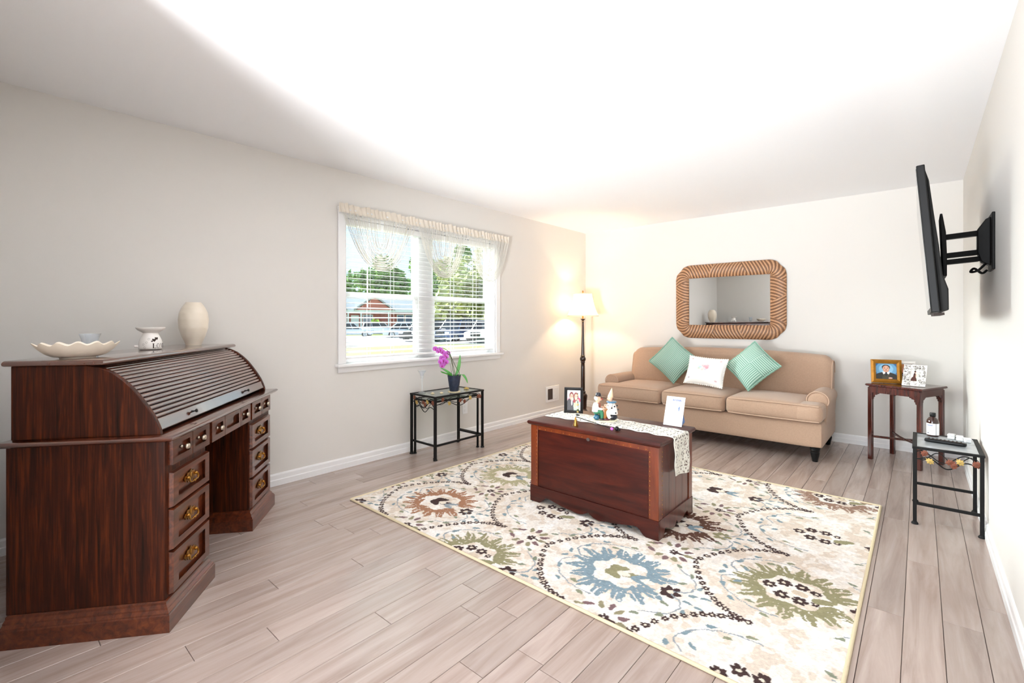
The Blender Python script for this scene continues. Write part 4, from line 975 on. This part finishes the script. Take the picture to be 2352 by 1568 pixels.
# pair of clowns
def fused(name, m, parent, parts, vox=.0026):
    b = B()
    for p in parts:
        if p[0] == 'e': b.ell(p[1], p[2], 14, 10)
        else: b.tube(spline(p[1], 4), [p[2]+(p[3]-p[2])*i/(4*(len(p[1])-1)) for i in range(4*(len(p[1])-1)+1)], 10)
    o = b.build(name, m, parent, smooth=80); r = o.modifiers.new('fuse','REMESH'); r.mode = 'VOXEL'; r.voxel_size = vox; r.use_smooth_shade = True
    s_ = o.modifiers.new('soft','SMOOTH'); s_.iterations = 3; return o
for nm, c in (('clown_shirt',(238,232,224)),('clown_green',(46,120,84)),('clown_teal',(40,96,120)),('clown_skin',(228,180,150)),('clown_vest',(150,74,50)),('clown_dark',(26,26,36)),('clown_blue',(70,120,150)),('clown_hat',(226,196,160)),('clown_red',(170,40,36)),('clown_barrel',(166,104,50)),('clown_maroon',(84,26,40)),('clown_base',(238,230,200))): mat(nm, c, .3, coat=.4)
cl = thing('clown_figurine', 'painted ceramic figurine of two seated clowns at a barrel on the chest', 'figurine', (1.995,2.715,CT+.0035), R(41))
cb_ = B(); cb_.lathe([(.088,0),(.090,.004),(.086,.008),(.0001,.008)], 32, sy=.52); cb_.build('figurine_base', 'clown_base', cl, smooth=40)
B().lathe([(.019,.008),(.023,.03),(.024,.045),(.021,.072),(.030,.073),(.030,.078),(.0001,.078)], 18, (.004,.006,0)).build('barrel_table', 'clown_barrel', cl, smooth=40)
# left clown, seen in profile looking right (+x)
fused('clown_stool', 'clown_teal', cl, [('e',(-.048,.0,.025),(.022,.022,.020))])
fused('green_trousers', 'clown_green', cl, [('t',[(-.050,-.008,.062),(-.022,-.014,.064),(-.016,-.016,.040),(-.017,-.016,.020)],.015,.011),('t',[(-.050,.010,.062),(-.022,.014,.064),(-.018,.016,.040),(-.019,.016,.020)],.015,.011),('e',(-.050,0,.058),(.021,.024,.016))])
fused('clown_shoe', 'clown_dark', cl, [('e',(-.012,-.016,.014),(.018,.009,.007))]); fused('clown_shoe', 'clown_dark', cl, [('e',(-.012,.016,.014),(.018,.009,.007))])
fused('white_shirt', 'clown_shirt', cl, [('t',[(-.054,0,.062),(-.054,0,.09),(-.048,0,.118)],.026,.018),('t',[(-.050,-.020,.114),(-.044,-.028,.088),(-.014,-.018,.080)],.010,.008),('t',[(-.050,.020,.114),(-.040,.026,.092),(-.012,.014,.086)],.010,.008)])
fused('brown_vest', 'clown_vest', cl, [('t',[(-.038,0,.074),(-.034,0,.098),(-.034,0,.120)],.016,.013)])
fused('clown_hand', 'clown_skin', cl, [('e',(-.008,-.016,.082),(.009,.007,.007)),('e',(-.006,.012,.088),(.009,.007,.007)),('t',[(-.004,-.014,.082),(.006,-.012,.083)],.003,.002),('t',[(-.004,-.018,.082),(.006,-.018,.083)],.003,.002),('t',[(-.008,-.012,.086),(.000,-.008,.092)],.003,.002)], .0016)
fused('clown_head', 'clown_skin', cl, [('e',(-.038,0,.146),(.020,.018,.022)),('e',(-.022,0,.140),(.008,.009,.008)),('t',[(-.044,0,.112),(-.042,0,.13)],.010,.010),('e',(-.044,.018,.146),(.005,.003,.006)),('e',(-.044,-.018,.146),(.005,.003,.006))], .002)
B().ell((-.013,0,.144),(.006,.006,.006),10,8).build('red_nose', 'clown_red', cl, smooth=60)
fused('side_hair', 'clown_shirt', cl, [('e',(-.052,.012,.148),(.011,.010,.014)),('e',(-.052,-.012,.148),(.011,.010,.014))])
for sy in (-.007,.007): B().ell((-.021,sy,.152),(.002,.0025,.003),8,6).build('clown_eye', 'clown_dark', cl)
B().lathe([(.024,.164),(.026,.166),(.018,.168),(.017,.178),(.012,.186),(.0001,.188)], 18, (-.037,0,0)).build('bowler_hat', 'clown_dark', cl, smooth=60)
# right clown, facing left
fused('clown_seat', 'clown_dark', cl, [('e',(.060,0,.026),(.030,.026,.020))]); fused('maroon_shoe', 'clown_maroon', cl, [('e',(.016,-.020,.014),(.022,.009,.008)),('e',(.016,.018,.014),(.022,.009,.008))])
fused('dotted_costume', 'clown_shirt', cl, [('t',[(.060,0,.045),(.060,0,.08),(.050,0,.118)],.034,.020),('t',[(.056,-.014,.056),(.026,-.020,.066),(.026,-.022,.040),(.036,-.022,.022)],.015,.012),('t',[(.056,.014,.056),(.026,.018,.066),(.024,.020,.040),(.034,.020,.022)],.015,.012),('t',[(.046,-.020,.116),(.032,-.030,.092),(.016,-.018,.094)],.011,.009),('t',[(.046,.020,.116),(.030,.026,.094),(.014,.012,.100)],.011,.009)])
d_ = B()
for p in ((.082,-.022,.104),(.044,-.036,.090),(.070,-.034,.058),(.090,-.016,.078),(.062,-.035,.100)): d_.ell(p, (.0055,.004,.0055), 8, 6)
d_.build('costume_dots', 'clown_dark', cl, smooth=60)
B().lathe([(.012,.118),(.030,.120),(.034,.125),(.030,.130),(.014,.130)], 22, (.050,0,0)).build('blue_collar', 'clown_blue', cl, smooth=60)
fused('clown_head', 'clown_skin', cl, [('e',(.040,0,.148),(.017,.016,.019)),('e',(.025,0,.145),(.005,.005,.005)),('t',[(.046,0,.12),(.043,0,.135)],.010,.010)], .002)
for sy in (-.006,.006): B().ell((.0255,sy,.152),(.002,.0022,.003),8,6).build('clown_eye', 'clown_dark', cl)
fused('clown_hand', 'clown_skin', cl, [('e',(.012,-.014,.096),(.008,.006,.006)),('e',(.010,.010,.102),(.008,.006,.006)),('t',[(.008,-.014,.096),(-.002,-.012,.097)],.003,.002),('t',[(.008,-.010,.098),(.001,-.006,.102)],.003,.002)], .0016)
B().lathe([(.019,0),(.018,.004),(.010,.032),(.0001,.062)], 18).build('pointed_hat', 'clown_hat', cl, smooth=60, loc=(.043,0,.158), rot=(0,R(10),0))
# candle snuffer
sn = thing('candle_snuffer', 'brass candle snuffer with a long thin handle lying at the chest front', 'snuffer', (1.925,2.485,CT))
B().lathe([(.016,0),(.0165,.002),(.004,.050),(.002,.056)], 18).build('snuffer_cone', 'brass', sn, smooth=50)
B().tube([(0,0,.055),(.008,.001,.056),(.23,.036,.012)], .0024, 7).build('snuffer_handle', 'black_iron', sn)
B().ell((.236,.037,.010),(.010,.008,.009),12,8).build('rose_bead', 'petal', sn, smooth=60)
b = B(); b.ell((.268,.040,.016),(.013,.012,.014),12,8); b.ell((.280,.044,.010),(.010,.007,.007),10,6); b.build('handle_knob', 'black_plastic', sn, smooth=60)
# card
def pic_card(x, y):
    im = canvas(x, (250,250,252)); dab(im, (np.abs(y-.88) < .035) & (x > .35) & (x < .85) & (np.sin(x*70) > -.3), (70,96,170)); dab(im, (np.abs(y-.80) < .02) & (x > .45) & (x < .85) & (np.sin(x*90) > -.2), (160,172,210))
    for k in range(8): dab(im, (np.abs(y-(.66-.065*k)) < .008) & (x > .16) & (x < .84-.1*(k % 3)) & (np.sin(x*120+k*2) > -.2), (110,116,140))
    return im
cdn = thing('card_display', 'white printed card on a blue fold-out stand at the chest corner', 'card', (2.392,2.872,CT+.003), 0)
b = B(); M = T(0,0,0,0,R(-20)); p = paint(.118,.185,60,90,pic_card); p.V = [tuple(M @ Vector((v[0],v[1]-.0025,v[2]))) for v in p.V]; p.build('printed_face', 'print', cdn, smooth=0)
b.M = M; b.box(-.059,.059,-.002,.002,0,.185); b.build('card_board', 'paper_white', cdn)
b = B(); b.bar((.03,.046,.12),(.035,.088,.002),.05,.003,(1,0,0)); b.build('fold_out_stand', 'blue_card', cdn)
# ------------------------------------------------------------------ corner side table (square, turned)
ct = thing('corner_table', 'small reddish wooden table with carved brackets in the far right corner', 'table', (3.470,5.240,0), R(-23))
for sx in (-1,1):
    for sy in (-1,1):
        B().box(sx*.176-.016,sx*.176+.016,sy*.176-.016,sy*.176+.016,0,.63).build('leg', 'table_wood', ct, .003)
for s_ in (-1,1):
    B().box(-.176,.176,s_*.182-.009,s_*.182+.009,.585,.64).build('apron', 'table_wood', ct, .002); B().box(s_*.182-.009,s_*.182+.009,-.176,.176,.585,.64).build('apron', 'table_wood', ct, .002)
molding_ring(B(), -.205,.205,-.205,.205, [(.008,.640),(0,.645),(0,.655),(.004,.660),(.010,.660)]).build('table_top', 'table_wood', ct, smooth=0)
br = [(0,0),(.052,0),(.050,-.008),(.038,-.010),(.034,-.018),(.022,-.018),(.016,-.026),(.018,-.036),(.010,-.042),(.010,-.054),(0,-.060)]
for s_ in (-1,1):
    for e in (-1,1):
        B().prism([(e*.16-e*x, .585+z) for x,z in br], s_*.18-.006, s_*.18+.006, 'Y').build('bracket', 'table_wood', ct, smooth=0)
        B().prism([(e*.16-e*x, .585+z) for x,z in br], s_*.18-.006, s_*.18+.006, 'X').build('bracket', 'table_wood', ct, smooth=0)
B().tube(spline([(-.17,-.17,.20),(-.06,-.05,.19),(.06,.05,.19),(.17,.17,.20)],5), .010, 8).build('cross_stretcher', 'table_wood', ct); B().tube(spline([(-.17,.17,.20),(-.06,.05,.19),(.06,-.05,.19),(.17,-.17,.20)],5), .010, 8).build('cross_stretcher', 'table_wood', ct)
photo_frame('photo_frame', 'gold picture frame with a portrait of a man in dark jacket and tie', (3.345,5.240,.664), R(12), .215, .205, .034, 'gold_frame', pic_man, 11, .022)
photo_frame('photo_frame', 'plain white picture frame half hidden behind the gold frame', (3.478,5.335,.663), R(24), .15, .19, .024, 'ceramic_white', pic_pair, 8, .016)
lf = photo_frame('photo_frame', 'white openwork lacy picture frame with a woman in dark dress', (3.522,5.135,.665), R(-8), .150, .200, .046, 'ceramic_white', pic_lady, 33, .010)
b = B(); M = T(0,0,0,0,R(-33))
for k in range(150):
    e = random.random(); x = random.uniform(-.072,.072); z = random.uniform(.004,.191)
    if abs(x) < .031 and .044 < z < .150: continue
    a = random.uniform(0,6.28); r = .006
    b.M = M; b.tube([(x+r*math.cos(a+t), -.0062, z+r*math.sin(a+t)) for t in (0,1.,2.,3.,4.)], .0011, 4)
b.build('filigree', 'vent_dark', lf)
# ------------------------------------------------------------------ on the low table
bo = thing('medicine_bottle', 'dark brown medicine bottle with white label on the low iron table', 'bottle', (3.627,4.085,.4615))
B().lathe([(.028,0),(.031,.003),(.031,.092),(.029,.104),(.020,.118),(.013,.124),(.012,.130)], 24).build('bottle_body', 'brown_bottle', bo, smooth=50)
B().lathe([(.0145,.126),(.0155,.128),(.0155,.148),(.014,.151),(.0001,.151)], 20).build('bottle_cap', 'black_plastic', bo, smooth=50)
def lab(u, v): a = -2.2+4.4*u; return (.0316*math.cos(a-PI/2), .0316*math.sin(a-PI/2), .010+.074*v)
def labc(u, v):
    c = (244,244,246)
    if (abs(v-.85) < .05 and .25 < u < .5) or (.3 < v < .75 and int(v*30) % 3 == 0 and .25 < u < .55 and math.sin(u*160) > -.3): c = (150,160,196)
    if .1 < v < .22 and .28 < u < .36: c = (110,110,120)
    if abs(u-.62) < .012: c = (40,30,40)
    return lin(c)
b = B(); b.sheet(lab, 60, 30, labc); b.build('label_sticker', 'print', bo)
rm = thing('remote_control', 'long black remote control lying on the slate table top', 'remote', (3.680,3.880,.4605), R(-8))
B().soft(-.095,.095,-.022,.022,0,.020,.008,6).build('remote_body', 'black_plastic', rm, smooth=60)
for i in range(9):
    for j in range(3): B().ell((-.075+i*.018,-.012+j*.012,.0205),(.005,.004,.0022),8,4).build('button', 'vent_dark', rm, smooth=60)
for i, (x, y, lb) in enumerate(((3.715,4.075,'white square plastic case nearest the medicine bottle'),(3.752,4.05,'middle white plastic case between the other two cases'),(3.785,4.02,'small white plastic case next to the right wall'))):
    t = thing('plastic_case', lb, 'case', (x,y,.4605), R(-10+8*i)); hh = (.030,.028,.024)[i]
    B().box(-.016,.016,-.022,.022,0,hh*.62).build('case_box', 'plastic_white', t, .003); B().box(-.0168,.0168,-.0228,.0228,hh*.64,hh).build('case_lid', 'plastic_white', t, .003)
# ------------------------------------------------------------------ television and its wall arm
TY0, TY1 = 2.800, 4.085; tl = math.atan2(.052,.665)
tv = thing('television', 'black flat television tilted down on a wall arm, seen from its edge', 'television', (3.602,(TY0+TY1)/2,1.247))
M = T(0,0,0,0,0,-tl); L = (TY1-TY0)/2; Hh = .668
b = B(); b.M = M; b.box(0,.030,-L,L,0,Hh); b.build('front_bezel', 'black_plastic', tv, .004)
b = B(); b.M = M; b.box(-.0015,.0005,-L+.012,L-.012,.022,Hh-.012); b.build('screen', 'car_window', tv, smooth=0)
b = B(); b.M = M; b.prism([(.030,.004),(.060,.006),(.066,.10),(.052,.17),(.050,.30),(.044,.46),(.040,.60),(.030,.655)], -L+.04, L-.04, 'Y'); b.build('rear_housing', 'black_matte', tv, .006)
b = B(); b.M = M; b.box(.012,.052,-.35,.35,-.012,.0); b.build('speaker_bar', 'vent_dark', tv)
mtg = thing('tv_wall_mount', 'black double-arm bracket fixed to the right wall behind the television', 'tv mount', (ROOM_W,3.45,1.615))
B().box(-.012,0,-.09,.09,-.145,.145).build('wall_plate', 'black_iron', mtg, .003)
b = B(); b.prism([(-.012,-.12),(-.045,-.10),(-.060,-.05),(-.060,.07),(-.030,.12),(-.012,.13)], -.035, .035, 'Y'); b.build('pivot_housing', 'black_iron', mtg, .004)
for z in (.055,-.045,-.080):
    b = B(); b.bar((-.05,.01,z),(-.190,-.02,z-.012),.05,.026); b.build('arm', 'black_iron', mtg, .003)
B().tube([(-.190,-.02,.062),(-.190,-.02,-.112)], .011, 10).build('pivot_pin', 'black_iron', mtg)
b = B(); b.prism([(-.192,-.17),(-.178,-.17),(-.178,-.06),(-.182,.06),(-.196,.16),(-.206,.16)], -.11, .11, 'Y'); b.build('tilt_bracket', 'black_iron', mtg, .003)
B().tube(spline([(-.03,-.03,-.11),(-.06,-.05,-.145),(-.085,-.03,-.150),(-.07,.0,-.13),(-.04,.02,-.155),(-.02,.03,-.14)],5), .006, 7).build('cable', 'black_plastic', mtg)

# ------------------------------------------------------------------ outdoors, seen through the window
GZ = -.5
struct(B().box(-160,-.16,-40,140,GZ-.3,GZ).build('lawn', 'lawn', smooth=0), 'sunlit dry lawn')
rd = B(); rd.M = T(-31.5,24,0,R(62)); rd.box(-60,60,-9.5,8.5,GZ+.002,GZ+.03); struct(rd.build('street', 'asphalt', smooth=0), 'pale asphalt street')
sw = B(); sw.M = T(-31.5,24,0,R(62)); sw.box(-60,60,9.2,10.6,GZ+.002,GZ+.07); struct(sw.build('sidewalk', 'concrete', smooth=0), 'pale concrete sidewalk')
def car(name, label, loc, rz, L, W, H, paint_m, suv=False, grille=False):
    c = thing(name, label, 'car', loc, rz); hb = H*.58; w = W/2; nose = .30*L
    lower = [(-L/2,.30),(-L/2+.06,.24),(L/2-.10,.24),(L/2,.34),(L/2,.62*hb+.1),(L/2-.08,hb*.80),(L/2-nose*.95,hb),(-L/2+(.05 if suv else .18*L),hb),(-L/2+.02,hb*.94)]
    B().prism(lower, -w, w, 'Y').build('car_body', paint_m, c, .07, seg=3)
    a0, a1 = -L/2+(.06 if suv else .14*L), L/2-nose*.92
    r0, r1 = -L/2+(.30 if suv else .30*L), L/2-nose*.92-.62
    b = B(); vs = []
    for y0, y1 in ((-1,-1),(1,1)): vs += [(a0,y0*(w-.04),hb-.02),(a1,y0*(w-.04),hb-.02),(r1,y0*(w-.20),H-.03),(r0,y0*(w-.20),H-.03)]
    b.add(vs, [(0,1,2,3),(7,6,5,4),(0,4,5,1),(1,5,6,2),(2,6,7,3),(3,7,4,0)]); cab = b.build('cabin_glass', 'car_window', c, .03)
    B().soft(r0-.03,r1+.05,-w+.18,w-.18,H-.06,H,.025,4).build('roof', paint_m, cab)
    for sy in (-1,1):
        for t in (.0,.36,.72,1.):
            p0 = Vector((a0+(a1-a0)*t, sy*(w-.035), hb-.02)); p1 = Vector((r0+(r1-r0)*t, sy*(w-.195), H-.03)); B().bar(p0, p1, .07, .05).build('roof_pillar', paint_m, cab)
    for x in (-L/2+.19*L, L/2-.18*L):
        for sy in (-1,1):
            tr_ = .34 if suv else .31
            wo_ = B().lathe([(tr_*.62,-.1),(tr_*.95,-.11),(tr_,-.06),(tr_,.06),(tr_*.95,.11),(tr_*.62,.1)], 20).build('wheel', 'tyre', c, loc=(x,sy*(w-.09),tr_), rot=(R(90),0,0))
            h_ = B(); h_.lathe([(.05,.105),(.05,.115),(.0001,.118)], 12); h_.lathe([(tr_*.60,.095),(tr_*.62,.11),(tr_*.56,.108)], 20)
            for k in range(5): a = 2*PI*k/5; h_.bar((0,0,.108),(tr_*.58*math.cos(a),tr_*.58*math.sin(a),.104),.06,.02)
            ho = h_.build('hub', 'alloy', wo_)
            if sy > 0: ho.rotation_euler = (R(180),0,0)
    for sy in (-1,1):
        B().soft(L/2-.10,L/2+.012,sy*(w-.28)-.20,sy*(w-.28)+.20,hb*.62,hb*.80,.03,4).build('head_lamp', 'head_light', c); B().soft(-L/2-.012,-L/2+.08,sy*(w-.20)-.14,sy*(w-.20)+.14,hb*.66,hb*.86,.03,4).build('tail_lamp', 'tail_light', c)
    B().soft(L/2-.06,L/2+.02,-w*.42,w*.42,hb*.50,hb*.82,.03,4).build('grille', 'tyre', c); B().soft(L/2-.06,L/2+.025,-w*.8,w*.8,.26,.42,.03,4).build('bumper', 'tyre' if suv else paint_m, c)
    B().box(-L/2-.015,-L/2,-.26,.26,hb*.55,hb*.70).build('number_plate', 'house_white', c)
    return c
car('sedan', 'silver sedan parked in front of the white porch columns across the street', (-40.0,24.9,GZ+.03), R(57), 4.4,1.75,1.42,'car_silver')
car('hatchback', 'silver hatchback parked between the two silver sedans', (-41.2,29.2,GZ+.03), R(60), 4.0,1.75,1.52,'car_silver', True)
car('sedan', 'silver sedan parked beside the red brick garage end of the house', (-35.8,28.6,GZ+.03), R(57), 4.5,1.78,1.42,'car_silver')
car('suv', 'black sport utility vehicle showing its headlights and grille', (-27.4,24.5,GZ+.03), R(-78), 4.5,1.85,1.72,'car_black', True)
car('suv', 'dark blue sport utility vehicle parked between the black and white ones', (-24.8,25.6,GZ+.03), R(-76), 4.6,1.88,1.76,'car_blue', True)
car('suv', 'white sport utility vehicle with dark grille parked on the street', (-21.9,26.3,GZ+.03), R(-70), 4.7,1.9,1.74,'car_white', True)
# brick house
hs = thing('brick_house', 'low red brick house with pale gabled roof across the street', 'house', (-51.2,35.5,GZ), R(57.6))
# local x runs along the front, local -y faces the viewer after the turn below
hs.rotation_euler = (0,0,R(57.6))
B().box(-11,11,0,8,0,3.05).build('brick_walls', 'brick_red', hs)
rf = B(); rf.prism([(-.9,2.95),(4,5.1),(8.9,2.95),(8.9,3.15),(4,5.32),(-.9,3.15)], -11.6, 11.6, 'X'); rf.build('main_roof', 'roof_shingle', hs)
B().box(-11.6,11.6,-.95,-.85,2.80,3.12).build('gutter', 'house_white', hs)
for x in (-6.6,-.6):
    g = B(); g.prism([(x-2.3,3.1),(x+2.3,3.1),(x,4.75)], -1.0, 3.5, 'Y'); go = g.build('gable', 'gable_rust', hs)
    g = B()
    for sg in (-1,1): g.prism([(x+sg*2.6,2.98),(x,4.85),(x,5.08),(x+sg*2.6,3.2)], -1.25, 4.0, 'Y')
    g.build('gable_roof', 'roof_shingle', go)
for x0, x1 in ((-9.4,-8.5),(-8.1,-7.2),(-4.9,-4.2),(-2.0,-.9),(2.4,3.2),(3.5,4.3)):
    f_ = B().box(x0-.1,x1+.1,-.08,.02,1.0,2.5).build('window_frame', 'house_white', hs); B().box(x0,x1,-.12,-.07,1.1,2.4).build('pane', 'house_window', f_)
B().box(-3.6,-2.6,-.06,.02,.1,2.4).build('front_door', 'house_white', hs)
for x in (-6.0,-3.9,-2.3,1.2): B().box(x-.09,x+.09,-.9,-.72,.0,2.9).build('porch_column', 'house_white', hs)
B().box(5.2,10.4,-.05,.02,.1,2.45).build('garage_door', 'gable_rust', hs)
def tree(name, label, loc, rx_, rz_, h, m, n=2600, leaf=.5, group=None, trunk=.28):
    t = thing(name, label, 'tree' if 'tree' in name else 'shrub', (loc[0],loc[1],GZ), 0, group); r = np.random.default_rng(int(abs(loc[0]*31+loc[1]*7)))
    tb_ = B(); tb_.tube([(0,0,0),(.05,0,h*.3),(0,.05,h*.7)], [trunk,trunk*.8,trunk*.4], 8)
    for k in range(5): a = k*1.3; tb_.tube([(0,0,h*(.25+.07*k)),(rx_*.5*math.cos(a),rx_*.5*math.sin(a),h*(.45+.08*k))], [trunk*.4,trunk*.15], 6)
    tb_.build('trunk', 'bark', t)
    lumps = [(r.normal(0,.42,3)*np.array([rx_,rx_,rz_]), r.uniform(.28,.5)) for _ in range(26)]
    k = r.integers(0, 26, n); C0 = np.array([lumps[i][0] for i in k]); R0 = np.array([lumps[i][1] for i in k])
    d = r.normal(size=(n,3)); d /= np.linalg.norm(d,axis=1)[:,None]; P = C0+d*(R0*min(rx_,rz_*1.2))[:,None]*r.uniform(.75,1.05,n)[:,None]; P[:,2] += h-rz_*.9
    P = P[P[:,2] > .2]; n = len(P)
    u = r.normal(size=(n,3)); u /= np.linalg.norm(u,axis=1)[:,None]; v = np.cross(u, r.normal(size=(n,3))); v /= np.linalg.norm(v,axis=1)[:,None]; s_ = leaf*r.uniform(.6,1.2,n)[:,None]
    V = np.stack([P-u*s_, P+v*s_*.5, P+u*s_, P-v*s_*.5],1).reshape(-1,3)
    b = B(); b.V = [tuple(q) for q in V]; b.F = [(4*i,4*i+1,4*i+2,4*i+3) for i in range(n)]; o = b.build('foliage', m, t, smooth=0); o['kind'] = 'stuff'; return t
tree('leafy_tree', 'large green tree behind the left end of the brick house', (-86,47,0), 5.6,4.6,11.8,'foliage_green',3600,.75)
tree('leafy_tree', 'green tree rising behind the middle of the brick house roof', (-71.5,49.5,0), 4.4,4.6,11.5,'foliage_green',3400,.75)
tree('leafy_tree', 'tall green tree behind the garage end of the brick house', (-58.5,53,0), 4.0,4.8,12.0,'foliage_green',3400,.7)
tree('leafy_tree', 'dark bluish tree beside the pale olive trees', (-53,63,0), 3.2,4.6,9.8,'foliage_dark',2600,.6)
tree('leafy_tree', 'pale olive spreading tree above the black car', (-36.5,37.3,0), 4.0,3.0,7.0,'foliage_olive',4200,.42)
tree('leafy_tree', 'pale olive tree with drooping branches above the white car', (-28.6,34.2,0), 3.6,2.7,7.0,'foliage_olive',4000,.40)
tree('leafy_tree', 'tall olive green tree far behind the white car', (-44,56,0), 4.5,5.4,15.0,'foliage_olive',3200,.55)
tree('round_shrub', 'bright lime round shrub by the porch of the brick house', (-48.8,33.6,0), 1.0,.8,1.7,'foliage_lime',500,.22,trunk=.06)
tree('round_shrub', 'green flowering shrub at the brick garage wall', (-44.3,37.0,0), 1.1,.7,1.4,'foliage_green',500,.2,trunk=.06)
